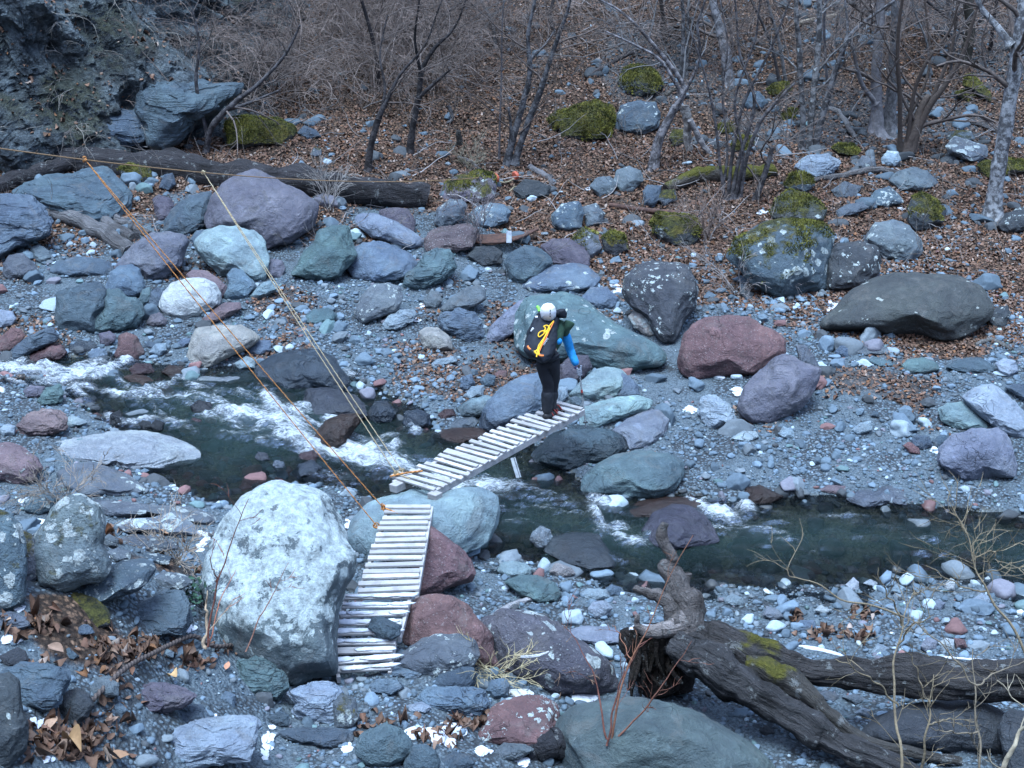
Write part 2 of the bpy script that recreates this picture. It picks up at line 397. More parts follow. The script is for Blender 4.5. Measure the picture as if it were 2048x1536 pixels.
ground = mb.build('ground', MG, color=False, origin=(0, 0, 0))
a = ground.data.color_attributes.new('zone', 'FLOAT_COLOR', 'POINT'); a.data.foreach_set('color', np.vstack(mb.c).ravel())
tag(ground, kind='structure')

# ------------------------------------------------------------------ water with its rapids
FOAM = [  # x, y, rx, ry, slope, strength in photograph pixels
    (40, 742, 110, 9, .03, .9), (150, 752, 70, 14, -.3, 1.), (210, 745, 40, 10, -.5, .9), (110, 765, 60, 7, 0, .6), (300, 778, 45, 6, -.4, .7), (260, 790, 60, 6, .1, .5),
    (430, 785, 60, 6, .1, .35), (340, 770, 30, 6, -.6, .7), (545, 812, 26, 20, .9, 1.), (590, 830, 30, 16, .3, .8), (480, 832, 60, 9, .05, 1.), (560, 850, 70, 14, .2, 1.),
    (600, 880, 60, 14, .35, 1.), (650, 898, 60, 15, .3, 1.), (720, 912, 75, 17, .22, 1.), (790, 930, 60, 16, .25, .9), (700, 900, 40, 9, .2, .9), (480, 870, 50, 6, .15, .6), (350, 850, 40, 7, .3, .6), (320, 825, 25, 6, .8, .6),
    (420, 810, 50, 7, .2, .5), (620, 905, 40, 8, .3, .9), (560, 885, 40, 6, .2, .7), (670, 955, 50, 7, .1, .45), (660, 870, 24, 10, .7, .9),
    (900, 968, 60, 14, .05, .95), (980, 968, 60, 10, .15, .9), (1040, 980, 50, 7, .1, .8), (960, 990, 70, 9, .05, .6), (1080, 1000, 60, 6, .1, .4),
    (1200, 1005, 30, 9, .4, .9), (1190, 1030, 18, 16, 1.2, .9), (1225, 1060, 34, 8, -.2, .8), (1245, 1078, 26, 7, .3, .8), (1150, 1030, 40, 5, .1, .5),
    (1400, 1015, 30, 9, .5, 1.), (1440, 1032, 44, 11, .2, 1.), (1490, 1022, 26, 9, .2, .9), (1420, 1055, 50, 7, .25, .7), (1520, 1062, 70, 6, .2, .6), (1560, 1080, 60, 4, .1, .45),
    (1600, 1095, 90, 3, .02, .35), (1700, 1075, 80, 3, 0, .3), (1270, 1085, 26, 6, .2, .8), (1160, 1095, 60, 6, .2, .4), (1220, 1115, 50, 4, .15, .35), (1300, 1070, 18, 18, 0, .7), (200, 868, 40, 4, 0, .3), (610, 820, 20, 12, .5, .8)]
rf = np.random.default_rng(99)
for _ in range(70):
    fx = rf.uniform(0, 860); fy = 745 + (fx / 860) * 150 + rf.normal(0, 34); FOAM.append((fx, fy, rf.uniform(14, 50), rf.uniform(2.5, 7), rf.uniform(-.1, .45), rf.uniform(.4, .95)))
for _ in range(26):
    fx = rf.uniform(900, 1900); FOAM.append((fx, 985 + (fx - 900) * .09 + rf.normal(0, 26), rf.uniform(30, 90), rf.uniform(1.5, 3.5), rf.uniform(-.05, .2), rf.uniform(.3, .6)))
wx = np.arange(-11, 11, .035); wy = np.arange(12.6, 20.6, .035); WX, WY = np.meshgrid(wx, wy)
wsd = gsd(WX, WY); WZ = water_z(WX, WY)
ppx, ppy, _ = project(np.stack([WX, WY, WZ], -1).reshape(-1, 3)); ppx = ppx.reshape(WX.shape); ppy = ppy.reshape(WX.shape)
foam = np.zeros_like(WX)
for fx, fy, rx, ry, sl, st in FOAM:
    dx = ppx - fx; dy = ppy - fy - sl * dx
    foam = np.maximum(foam, st * np.exp(-((dx / (rx * 1.2)) ** 2 + (dy / (ry * 1.5)) ** 2)))
P3 = np.stack([WX, WY, WZ], -1).reshape(-1, 3)
stretch = np.stack([WX * .9 - WY * .25, WY * 2.3 + WX * .35, 0 * WX], -1).reshape(-1, 3)
rip = fbm(stretch * 1.6, 4, 41).reshape(WX.shape); chop = ridged(stretch * 2.6 + 5, 4, 47).reshape(WX.shape)
calm = .3 + .7 * sstep(2.6, .8, WX)
WZ = WZ + rip * .045 * calm + foam * (.05 + .075 * chop) + foam * .045 * fbm(P3 * 9., 3, 53).reshape(WX.shape)
keep = wsd < .45
cell = keep[:-1, :-1] | keep[1:, 1:] | keep[:-1, 1:] | keep[1:, :-1]
ny, nx = WX.shape; ii = (np.arange(ny - 1)[:, None] * nx + np.arange(nx - 1)[None])[cell]
fq = np.stack([ii, ii + 1, ii + nx + 1, ii + nx], -1); used = np.unique(fq); remap = np.full(ny * nx, -1); remap[used] = np.arange(len(used))
mb = MB(); mb.add(np.stack([WX, WY, WZ], -1).reshape(-1, 3)[used], remap[fq], np.stack([foam, sstep(0, 1.2, -wsd), 0 * foam], -1).reshape(-1, 3)[used])
t = NT('river_water'); co = t.pos(); fo = t.sep(t.attr('zone').outputs['Color'])
mp = t.n('ShaderNodeMapping'); t.link(co, mp.inputs[0]); mp.inputs['Rotation'].default_value = (0, 0, R(-14)); mp.inputs['Scale'].default_value = (1., 3.2, 1.)
w1 = t.noise(mp.outputs[0], 2.6, 6, .68, .8); w2 = t.noise(mp.outputs[0], 8., 5, .65, 1.2); w3 = t.noise(mp.outputs[0], 26., 5, .75, .6)
nrmw = t.bump(t.math('ADD', w1, t.math('ADD', t.math('MULTIPLY', w2, .7), t.math('MULTIPLY', w3, .22))), 1., .2)
fm = t.math('ADD', t.math('MULTIPLY', fo[0], .95), t.math('MULTIPLY', t.math('SUBTRACT', t.math('ADD', t.math('MULTIPLY', w2, .6), t.math('MULTIPLY', w3, .45)), .50), 2.4))
fmask = t.ramp(fm, .40, 1.25); fmask = t.math('MULTIPLY', fmask, t.ramp(fo[0], .05, .3))
tr = t.n('ShaderNodeBsdfTransparent'); t.link(t.mix(fo[1], (.88, .93, .91), (.68, .74, .70)), tr.inputs[0])
gl = t.n('ShaderNodeBsdfGlossy'); gl.inputs['Roughness'].default_value = .08; gl.inputs['Color'].default_value = (.85, .9, 1, 1); t.link(nrmw, gl.inputs['Normal'])
df = t.n('ShaderNodeBsdfDiffuse'); df.inputs['Color'].default_value = (.042, .075, .07, 1)
fr = t.n('ShaderNodeFresnel'); fr.inputs['IOR'].default_value = 1.42; t.link(nrmw, fr.inputs['Normal'])
m0 = t.n('ShaderNodeMixShader'); t.link(t.math('MULTIPLY', fo[1], .26), m0.inputs[0]); t.link(tr.outputs[0], m0.inputs[1]); t.link(df.outputs[0], m0.inputs[2])
m1 = t.n('ShaderNodeMixShader'); t.link(fr.outputs[0], m1.inputs[0]); t.link(m0.outputs[0], m1.inputs[1]); t.link(gl.outputs[0], m1.inputs[2])
fb = t.n('ShaderNodeBsdfDiffuse'); fb.inputs['Color'].default_value = (.68, .72, .75, 1); t.link(t.bump(t.math('ADD', w2, w3), .8, .06), fb.inputs['Normal'])
m2 = t.n('ShaderNodeMixShader'); t.link(fmask, m2.inputs[0]); t.link(m1.outputs[0], m2.inputs[1]); t.link(fb.outputs[0], m2.inputs[2]); t.link(m2.outputs[0], t.out.inputs[0])
water = mb.build('water', t.m, origin=(0, 0, 0)); tag(water, kind='structure')
a = water.data.color_attributes.new('zone', 'FLOAT_COLOR', 'POINT'); a.data.foreach_set('color', np.vstack(mb.c).ravel())

# ------------------------------------------------------------------ rock shapes
PAL = dict(slate=(.082, .112, .138), blue=(.118, .16, .2), pale=(.275, .33, .365), green=(.082, .108, .108), teal=(.098, .152, .158), mauve=(.15, .145, .17),
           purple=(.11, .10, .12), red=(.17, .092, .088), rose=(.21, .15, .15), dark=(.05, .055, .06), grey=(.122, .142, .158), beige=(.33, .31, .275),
           white=(.47, .51, .50), olive=(.065, .07, .066), brown=(.11, .06, .042), palegreen=(.22, .295, .295), lav=(.185, .2, .24))
def polar(poly, n=256, smooth=3):
    P = np.asarray(poly, float); a = P; b = np.roll(P, -1, 0)
    cr = a[:, 0] * b[:, 1] - b[:, 0] * a[:, 1]; A = cr.sum() / 2
    c = np.array([((a[:, 0] + b[:, 0]) * cr).sum(), ((a[:, 1] + b[:, 1]) * cr).sum()]) / (6 * A)
    th = np.arange(n) / n * 2 * math.pi - math.pi; r = np.zeros(n)
    for k in range(n):
        d = np.array([math.cos(th[k]), math.sin(th[k])]); best = 0
        e = b - a; den = d[0] * e[:, 1] - d[1] * e[:, 0]; q = a - c
        with np.errstate(divide='ignore', invalid='ignore'):
            tt = (q[:, 0] * e[:, 1] - q[:, 1] * e[:, 0]) / den; u = (q[:, 0] * d[1] - q[:, 1] * d[0]) / den
        ok = (np.abs(den) > 1e-9) & (u >= 0) & (u <= 1) & (tt > 0)
        r[k] = tt[ok].max() if ok.any() else np.nan
    r[np.isnan(r)] = np.nanmean(r)
    r = r * 1.045
    if smooth:
        kk = np.exp(-(np.arange(-9, 10) / smooth) ** 2); kk /= kk.sum(); r = np.convolve(np.concatenate([r[-9:], r, r[:9]]), kk, 'valid')
    return c, r, P
ROCKS = []      # (object, centre in photograph px, size in m, colour word)
def rock(poly, color, style, label, k=None, d=None, base=None, t=None, seed=0, sub=None, fac=1., name=None, sh=None, sink=.22):
    c, r, P = polar(poly, smooth=2)
    if style in ('smooth', 'dots'): fac *= .7
    if style in ('wet', 'river') and c[0] < 900: style += '_up'
    w = np.ptp(P[:, 0]); h = np.ptp(P[:, 1]); jb = P[:, 1].argmax()
    bx, by = P[jb]; near = P[P[:, 1] > by - .12 * h]; bx = near[:, 0].mean()
    if base: by = base
    tb = t if t else hit(bx, by)
    if k is None: k = .35 if w < 1.6 * h else (.7 if w < 2.4 * h else 1.15)
    D = (.42 * math.sqrt(w * h) if d is None else d * .5 * w) * tb / F
    tc = tb + sink * D + k * (by - c[1]) * tb / F
    n = sub or (6 if max(w, h) > 80 else 5 if max(w, h) > 30 else 4)
    S, Fc = ico(n); rs = np.random.default_rng(seed + int(c[0] * 7 + c[1] * 13))
    S = S @ np.linalg.qr(rs.normal(size=(3, 3)))[0]; p = S.copy()
    fac_s = fac
    # chamfer with random planes, mostly those that leave the outline alone
    for q in range(int(16 * fac)):
        nn = nrm(rs.normal(size=3) * np.array([.8, .9, 1.3])); off = rs.uniform(.74, .93) if abs(nn[2]) > .5 else rs.uniform(.93, .99)
        e = p @ nn - off; p = p - np.clip(e, 0, None)[:, None] * nn * .92
    if n >= 5:
        for q in range(int(40 * fac)):                     # small chips off the edges
            nn = nrm(rs.normal(size=3)); e = p @ nn; p = p - np.clip(e - np.sort(e)[-max(int(len(e) * rs.uniform(.006, .03)), 3)], 0, None)[:, None] * nn * .9
    s0 = rs.uniform(0, 99, 3)
    lo = fbm(p * 1.3 + s0, 3, 61); mi = fbm(p * 4.2 + s0, 3, 67); rd = ridged(p * 2.2 + s0, 3, 71)
    amp = (.055 * lo + .022 * mi + .030 * (rd - .3) * fac) * (1.5 if style in ('slate', 'rough') else 1)
    if style == 'slate': amp = amp + .03 * np.sign(vnoise(np.stack([p[:, 0] * .8, p[:, 1] * 5 + p[:, 0], p[:, 2] * 3], -1) + s0, 5))
    p = p * (1 + amp)[:, None]
    rho = np.hypot(p[:, 0], p[:, 1]); th = np.arctan2(-p[:, 1], p[:, 0])
    fi = (th + math.pi) / (2 * math.pi) * 256; i0 = np.floor(fi).astype(int) % 256; u = fi - np.floor(fi)
    rr = r[i0] * (1 - u) + r[(i0 + 1) % 256] * u
    px = c[0] + np.cos(th) * rr * rho ** .86; py = c[1] + np.sin(th) * rr * rho ** .86
    dep = tc - p[:, 2] * D - k * (py - c[1]) * tb / F
    rays = FW[None] + RT[None] * ((px - 1024) / F)[:, None] + DN[None] * ((py - 768) / F)[:, None]
    V = CAM[None] + rays * dep[:, None]
    size = w * tc / F
    nm = name or ('boulder' if size > .75 else 'rock' if size > .3 else 'stone')
    o_ = V.mean(0); o_[2] = V[:, 2].min()
    mb = MB(); mb.add(V, Fc); o = mb.build(nm, rock_mat(style), origin=o_)
    # make face winding point outwards
    f0 = Fc[0]; nn = np.cross(V[f0[1]] - V[f0[0]], V[f0[2]] - V[f0[0]])
    if (nn * (V[f0].mean(0) - V.mean(0))).sum() < 0: o.data.flip_normals()
    if style not in ('smooth', 'dots'): o.data.set_sharp_from_angle(angle=R(24))
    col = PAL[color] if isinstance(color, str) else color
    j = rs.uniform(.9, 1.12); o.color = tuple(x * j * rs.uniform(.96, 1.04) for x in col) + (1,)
    tag(o, label, nm); ROCKS.append((o, c, size, color)); return o

# ------------------------------------------------------------------ the boulders and rocks, traced one by one
DATA = '''
D|plain|slate||dark slate blue boulder left of the lobed teal boulder|330,260 360,240 500,200 570,195 620,240 620,330 560,390 550,470 440,480 330,460 320,400 335,330
D|plain|teal||lobed teal boulder leaning on the dark slate blue one|600,270 640,240 700,240 740,280 790,275 835,320 840,380 790,450 680,470 580,495 530,470 545,400 600,340
D|smooth|blue||rounded blue grey boulder stacked above the lobed teal boulder|620,200 640,130 700,95 770,90 815,120 850,210 830,260 740,290 690,280 620,250
D|plain|mauve||big mauve boulder behind the white boulder on the left bank|670,110 720,40 780,-30 880,-95 980,-105 1060,-90 1100,-50 1070,30 1060,90 960,160 860,180 800,140 720,120
D|smooth|white||round white boulder on the left gravel bank|940,330 960,250 1010,195 1090,170 1190,170 1250,200 1285,260 1290,320 1230,355 1160,390 1060,400 980,380
D|smooth|rose||dusky pink domed rock peeping out behind the white boulder|1095,150 1130,120 1200,125 1270,160 1320,210 1325,240 1290,290 1250,285 1165,240
D|plain|blue||upright blue grey rock right of the white boulder|1330,150 1365,110 1420,120 1480,180 1500,210 1450,270 1400,295 1320,290 1310,260 1340,200
D|dry|palegreen||large pale green boulder crossed by the rope, below the huge mauve boulder|1145,0 1150,-60 1200,-110 1290,-135 1390,-135 1480,-105 1545,-50 1580,30 1590,120 1560,180 1480,185 1400,135 1330,150 1280,150 1210,80
D|smooth|palegreen||pale green wedge shaped rock under the pale green boulder|1450,280 1480,240 1540,190 1590,180 1625,230 1570,260 1500,295
D|plain|rose||flat pink rock at the foot of the white boulder|1180,400 1230,360 1310,310 1400,305 1420,340 1350,385 1260,425 1190,430
D|plain|purple||dark purple stone at the left foot of the white boulder|855,430 880,380 930,365 980,410 970,440 890,450
D|smooth|teal||low teal rock alone on the gravel right of the double rope|1780,390 1830,350 1920,340 1975,380 1950,410 1850,440 1790,430
D|smooth|beige|k=.5|smooth olive beige boulder sloping down to the left stream|1130,500 1150,460 1260,440 1400,445 1480,480 1520,520 1450,580 1390,610 1290,650 1230,690 1180,705 1110,690 1085,640 1100,590
D|plain|red||upright red brown rock at the stream edge left of the beige boulder|690,500 740,485 800,510 830,560 850,610 800,650 740,660 665,640 665,610 690,560
D|plain|red||rusty red rock at the far left edge of the stream|0,510 60,460 120,460 150,500 110,560 40,600 -40,620 -40,540
D|slate|slate||dark slaty rock slanting between the two red rocks at far left|40,620 90,560 160,510 240,470 300,450 350,500 330,540 230,580 150,620 80,655 45,650
D|river|red||wet red purple rock at the left water edge|160,630 200,590 300,550 360,555 400,600 360,640 270,665 160,672
D|river|grey||grey flat topped rock by the left water edge|405,560 440,530 540,530 565,560 540,600 470,620 410,605
D|smooth|blue||small bluish rock left of the upright red brown rock|515,600 560,575 620,580 630,625 580,652 520,645
D|smooth|purple||purple rock behind the upright red brown rock|580,490 640,475 680,500 670,540 620,565 590,555
D|smooth|pale||pale blue rock cut off by the left frame edge above the stream|-60,400 0,350 70,360 100,400 70,440 0,460 -60,450
D|wet|slate|k=.6|big wet dark boulder with a pale worn top, midstream|1500,690 1600,610 1740,580 1860,590 1950,640 2010,710 2030,770 1980,830 1900,820 1830,815 1780,845 1650,840 1560,800 1510,760
D|wet|grey||rounded grey boulder standing in the rapids|1770,920 1800,820 1880,805 2000,830 2080,850 2140,900 2150,970 2050,1000 1960,985 1890,1000 1800,985
D|wetdark|brown||glistening dark red rock in the rapids under the rope|1840,1100 1900,1000 1990,965 2100,955 2110,1010 2050,1100 1990,1155 1930,1170 1840,1155
D|rough|white|k=1.5|flat crusty whitish slab of pebbly rock beside the still water|190,1160 300,1110 500,1090 650,1070 760,1065 900,1080 980,1100 1100,1140 1195,1180 1150,1240 980,1290 860,1305 730,1290 640,1270 520,1270 380,1250 240,1240
D|lich|grey||grey whaleback boulder in front of the crusty slab|330,1300 420,1260 540,1245 660,1280 760,1330 830,1380 840,1410 740,1440 600,1440 480,1440 360,1390
D|lich|rose||pink grey boulder cut by the left frame edge, above the mossy ledge|-60,1140 60,1130 140,1160 220,1220 245,1280 200,1340 140,1370 60,1370 -60,1340
D|slate|rose||pale pink and teal striped rock on the left gravel bar|95,1030 160,960 250,935 340,935 385,990 375,1060 250,1090 130,1085
D|plain|pale||pale flat rock touching the striped rock|370,1000 420,965 480,990 525,1010 440,1035 380,1040
D|slate|teal||layered teal rock tilted upright on the left gravel bar|220,880 270,810 350,780 370,840 360,895 240,910
D|smooth|mauve||small mauve rock behind the layered teal one|130,830 180,790 260,800 250,855 150,865
D|river|white||small white rock alone in the left stream|415,850 440,825 500,830 500,855 440,868
D|wetdark|red||small red rock awash in the white rapids|1400,1050 1420,1020 1500,1020 1520,1045 1450,1062
D|wetdark|red||wet wine red rock at the foot of the rapids|1730,1230 1760,1190 1830,1170 1860,1200 1850,1245 1780,1258
D|river|slate||dark blue rock in still water under the double rope|1705,1305 1740,1255 1820,1230 1890,1270 1850,1315 1740,1338
D|river|grey||small grey rock in still water below the rapids|1490,1215 1510,1180 1560,1190 1580,1230 1530,1255
D|river|pale||small pale rock right beside the small grey one in still water|1590,1262 1610,1230 1660,1240 1680,1285 1620,1300
D|wetdark|brown||flat brown rock parting the upper left rapids|720,745 780,725 860,740 900,765 850,805 780,798
D|wetdark|dark||black wet rock just above the main cascade|1110,915 1160,880 1230,890 1250,935 1190,975 1130,965
D|wetdark|red||little red wet rock below the black wet rock|1090,1015 1130,980 1180,995 1170,1030 1100,1035
D|wetdark|dark||dark squat rock in midstream left of the black wet rock|645,965 700,935 735,1010 700,1035 650,1028
D|wetdark|red||dark red wet slab by the far stream edge|755,695 800,660 880,665 900,710 850,735 780,728
D|wetdark|brown||low brown black slab below the beige boulder|945,715 990,670 1070,680 1075,735 1000,750
D|plain|blue||blue grey rock right of the beige boulder|1430,575 1500,530 1580,530 1590,590 1520,618 1440,605
D|smooth|pale||pale oval rock at the water left of the big wet boulder|1370,665 1440,620 1490,640 1490,695 1400,705
D|smooth|pale||pale square stone at the left frame edge below the striped rock|-10,1050 40,1015 90,1030 85,1085 20,1090
D|plain|grey||grey block at far left beneath the pale overhanging block|20,140 20,80 60,30 130,20 190,70 220,120 150,165 50,180
D|smooth|slate||long low slate rock behind the left gravel flat|290,130 330,70 450,40 560,45 640,70 660,115 620,155 500,150 400,155
D|plain|teal||tall wedge shaped green grey boulder between two blue ones|1690,150 1740,80 1780,0 1830,-40 1870,-110 1950,-150 2040,-140 2060,-40 2090,30 1990,160 1900,185 1790,175
D|smooth|mauve||small mauve rock between the pale green boulder and tall wedge|1550,90 1580,55 1650,60 1670,110 1640,165 1570,165
D|wetdark|dark||small dark wet rock beside the red midstream rocks|800,1020 830,990 880,1000 890,1040 840,1060
D|wetdark|dark||dark stone in the foam below the black wet rock|870,1030 910,990 960,1010 950,1060 900,1070
D|plain|slate||slate stone on the gravel near the upright red brown rock|835,570 870,530 920,550 900,585
D|plain|blue||blue oval stone beside the beige boulder's left side|1025,560 1060,520 1120,515 1130,550 1070,570
D|plain|pale||pale blue stone at the gravel edge left of the beige boulder|870,600 910,550 970,545 975,590 930,625
D|plain|slate||slate rock half hidden behind the white boulder's left side|870,330 880,250 920,220 960,240 950,320 900,350
D|plain|teal||teal stone wedged between the blue grey and white boulders|815,290 830,235 880,215 895,260 870,310 830,330
D|river|white|k=1.2|icy white pebble ledge under the big wet boulder's left side|1155,765 1190,735 1290,745 1420,720 1490,735 1480,765 1370,785 1240,785
A|smooth|mauve||huge mauve blue boulder below the long dark log|1190,1240 1215,1160 1300,1080 1400,1020 1490,985 1560,1010 1640,1080 1760,1130 1850,1190 1850,1260 1800,1350 1680,1420 1560,1460 1480,1440 1400,1420 1260,1400 1200,1320
A|slate|blue||large pale slate block overhanging at the far left edge|0,1150 90,1145 200,1160 260,1220 300,1290 280,1370 200,1410 100,1450 40,1500 -40,1530 -120,1500 -100,1250
A|slate|slate|k=1.|big dark flat slab leaning below the long log at left|60,1130 150,1080 300,1030 480,1000 620,990 730,1080 760,1130 740,1200 700,1300 600,1340 450,1300 280,1230 150,1160
A|mossfull|olive||bright green mossy boulder right of the forked left tree|1320,720 1360,690 1440,680 1540,690 1620,690 1720,740 1725,790 1660,860 1600,840 1500,850 1420,870 1340,855
A|plain|purple||dull purple egg shaped rock left of the huge mauve boulder|895,1170 930,1140 1000,1160 1020,1200 990,1280 930,1300 905,1240
A|plain|slate||slate boulder wedged behind the huge mauve boulder's left side|970,1290 1010,1220 1100,1150 1230,1125 1250,1200 1230,1300 1150,1350 1050,1380 960,1360
A|plain|blue||small blue grey rock above the large pale green boulder|1115,1400 1150,1350 1220,1345 1240,1380 1200,1430 1140,1450
A|smooth|grey||round grey rock under the overhanging pale slate block|170,1510 180,1450 230,1430 290,1470 310,1510 240,1540
A|moss|olive||dark mossy rock under the middle of the long log|690,990 760,960 880,980 890,1040 820,1080 740,1070
A|slate|slate|k=.1,sink=-.55|dark smooth slab with a streak of ice at the cliff foot|850,470 950,465 1100,490 1390,490 1370,560 1300,640 1200,700 1130,740 1050,840 960,870 880,850 830,740 800,640
A|slate|slate|k=.2,sink=-.9|jagged slate ledge at the cliff foot above the log|385,660 500,640 600,640 760,650 860,690 900,800 860,860 700,860 600,860 480,840 410,770
A|plain|slate||slate rock on the leaves right of the bright mossy boulder|1740,780 1780,735 1850,760 1880,800 1800,815
A|mosslich|grey||round grey stone among leaves above the long log|1815,900 1840,860 1880,870 1880,910 1840,920
A|plain|slate||bluish upright rock in the leaves under the log|930,1100 960,1020 1010,1010 1030,1080 980,1120
B|smooth|lav||long pale violet boulder lying behind the blue white boulder|80,1280 110,1250 220,1250 330,1300 430,1360 500,1410 490,1450 420,1460 330,1430 200,1390 110,1330
B|plain|purple||purple boulder tucked behind the long pale violet one|230,1235 310,1215 390,1225 440,1290 430,1370 330,1360 240,1280
E|smooth|blue||big smooth blue white boulder with a faint dark band|25,90 60,0 130,-40 220,-50 320,-30 400,20 450,80 420,140 340,175 200,188 80,165
E|slate|teal||green grey angular boulder right of the blue white boulder|375,200 390,130 450,100 500,20 570,-5 640,-10 675,40 670,110 620,165 560,205 490,240 400,220
B|rough|rose||rough pink lichened boulder beside the rusty grate|500,1400 560,1340 640,1320 760,1310 800,1350 770,1450 640,1480 540,1490 500,1450
B|lich|grey||grey boulder on leaves above the pink lichened boulder|550,1300 570,1220 640,1165 710,1165 740,1200 720,1270 650,1320 580,1345
B|spots|blue||broad blue grey boulder above the rusty grate|755,1260 800,1210 880,1185 960,1200 1000,1240 980,1300 880,1330 790,1320
B|mosslich|purple||broad dark boulder in front of the red discs|585,1150 620,1080 680,1030 800,1000 900,1020 910,1090 890,1160 800,1180 700,1180 610,1185
B|plain|dark||dark angular rock right of the red discs|1010,1110 1080,1050 1160,1060 1230,1090 1220,1145 1130,1160 1060,1170
B|mossfull|olive||big yellow green moss covered boulder on the slope|1300,740 1330,660 1400,610 1500,590 1590,620 1600,680 1580,800 1500,825 1400,815 1310,805
B|mossfull|olive||flatter mossy hump left of the big moss covered boulder|1215,700 1280,640 1350,640 1340,740 1260,770
B|moss|dark||dark boulder with a mossy cap, highest of the big ones|1620,470 1660,400 1740,370 1810,390 1860,440 1890,500 1850,550 1760,570 1680,550 1630,515
B|lich|slate||grey overhanging boulder right of the big mossy one|1610,700 1640,620 1740,590 1850,600 1880,660 1860,745 1780,785 1690,785 1620,765
B|mossfull|olive||small moss cushion rock beside the pale dead stump|1920,810 1950,760 2020,760 2060,800 2040,855 1950,855
B|spots|grey||dark grey rock left of a lichen white one on the slope|1460,1090 1500,1040 1580,1030 1620,1080 1590,1135 1520,1155
B|crust|grey||lichen white boulder under the leaning trunk on the slope|1600,1060 1620,1000 1690,970 1760,1000 1770,1060 1710,1125 1640,1120
B|moss|dark||large dark boulder with thin moss behind the tree clump|1820,1310 1860,1250 1960,1240 2070,1260 2110,1350 2070,1430 1960,1440 1860,1410
B|spots|slate||lichened dark rock, left half of a touching pair on the slope|1240,1260 1300,1190 1400,1180 1430,1250 1410,1340 1320,1360 1250,1320
B|spots|grey||lichened grey rock, right half of a touching pair on the slope|1420,1215 1500,1190 1550,1250 1530,1315 1440,1330
B|plain|slate||slate block above the brown pipe|1770,1120 1800,1080 1880,1090 1870,1170 1830,1215 1780,1200
B|moss|grey||mossy rock between slate block and tree clump|1850,1160 1890,1110 1960,1110 1970,1170 1900,1210
E|plain|slate||upright blue grey boulder left of the long grey one|965,80 1000,20 1080,-25 1150,-20 1210,30 1245,75 1170,160 1080,200 1000,170
E|plain|purple||purple grey boulder above the long grey one|1180,-20 1240,-60 1340,-65 1430,-25 1475,40 1460,100 1330,110 1250,80
E|lich|blue||long grey boulder lying over the hiker's head|1065,215 1110,150 1220,100 1340,80 1440,95 1530,170 1490,215 1390,245 1240,250 1120,240
B|mosslich|grey||mossy grey rock above the purple grey boulder|1360,1410 1420,1330 1500,1360 1540,1450 1480,1510 1400,1490
B|moss|dark||dark mossy rock left of the hollow full of leaves|1530,1400 1580,1345 1660,1370 1690,1460 1610,1500 1550,1470
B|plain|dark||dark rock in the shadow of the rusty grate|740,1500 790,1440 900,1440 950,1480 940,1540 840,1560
C|mosslich|slate||very big dark boulder with moss and lichen on the right bank|320,1500 380,1410 480,1330 620,1290 760,1295 880,1330 930,1390 910,1480 900,1580 880,1690 760,1730 620,1750 520,1710 440,1620
C|spots|dark||dark boulder touching the right side of the very big mossy one|900,1480 960,1430 1080,1415 1190,1450 1200,1520 1190,1600 1100,1690 960,1710 900,1690
C|mosslich|olive||moss and lichen mottled boulder above the very big one|570,1240 600,1160 680,1110 760,1130 850,1180 900,1230 870,1290 760,1300 650,1300 580,1285
C|moss|grey||grey boulder with a moss covered left side|640,1090 690,1020 760,1005 820,1040 825,1085 760,1130 680,1120
C|slate|pale||pale flat topped slate block on the right slope|700,965 780,910 900,905 980,950 920,1015 830,1060 760,1020
C|crust|pale||white patched rock at the foot of the slim trunks|1210,925 1250,880 1310,890 1330,940 1290,975 1220,965
C|smooth|grey||smooth purple grey boulder below the thick pale trunks|1255,1060 1300,1010 1400,980 1480,1000 1550,1070 1540,1110 1430,1120 1320,1110
C|spots|slate||white speckled slate rock left of the mossy egg boulder|1140,1175 1190,1110 1260,1090 1320,1140 1345,1185 1250,1210 1150,1205
C|moss|dark||egg shaped dark boulder, half mossy, near the birch|1365,1220 1390,1150 1450,1130 1540,1170 1590,1230 1570,1295 1490,1340 1420,1355 1370,1300
C|lich|grey||dull grey boulder below the mossy egg boulder|1110,1390 1180,1310 1280,1290 1380,1320 1440,1390 1440,1470 1380,1530 1240,1520 1140,1450
C|plain|grey||low grey stone left of the white speckled slate rock|955,1235 1000,1200 1120,1175 1140,1215 1060,1255 970,1275
C|mossfull|olive||mossy slab behind the birch at the right edge|1770,965 1820,940 1940,930 2060,940 2070,1000 1960,1020 1900,1050 1830,1040
C|spots|dark||dark boulder right of the birch's foot|1890,1320 1940,1250 2060,1205 2140,1260 2080,1350 1950,1370
C|mossfull|olive||mossy rock between the slim trunks and the thick pale trunks|915,865 960,840 1040,840 1095,885 1070,915 960,900
C|mossfull|olive||mossy stone high behind the tree clump|535,525 590,480 670,480 695,530 640,565 560,555
C|mossfull|olive||tilted mossy rock left of the slim trunks|620,685 680,630 725,640 700,695 640,705
C|mossfull|olive||mossy rock in front of the dark rotten trunk at right|1645,545 1720,520 1790,565 1720,600
C|mossfull|olive||long mossy rock on the far right slope|1690,500 1700,440 1740,430 1780,470 1850,540 1860,600 1790,570
C|crust|grey||lichen covered rock, lower of a stack left of the birch|1590,855 1650,800 1750,830 1830,850 1835,915 1750,950 1680,930 1600,895
C|mosslich|grey||lichen rock, top of the stack left of the birch|1580,820 1650,760 1740,765 1760,815 1680,840
C|lich|grey||mottled grey rock above the purple grey boulder|1060,975 1100,910 1170,920 1185,975 1110,1015
C|plain|grey||grey rock among leaves left of the speckled slate rock|920,1115 1000,1060 1095,1090 1065,1155 960,1165
C|mossfull|olive||mossy boulder left of the tree clump's base on the slope|250,740 300,700 420,700 460,750 400,780 280,775
C|mossfull|olive||moss hump behind the tree clump's stems|330,850 370,795 450,800 470,840 420,890 350,890
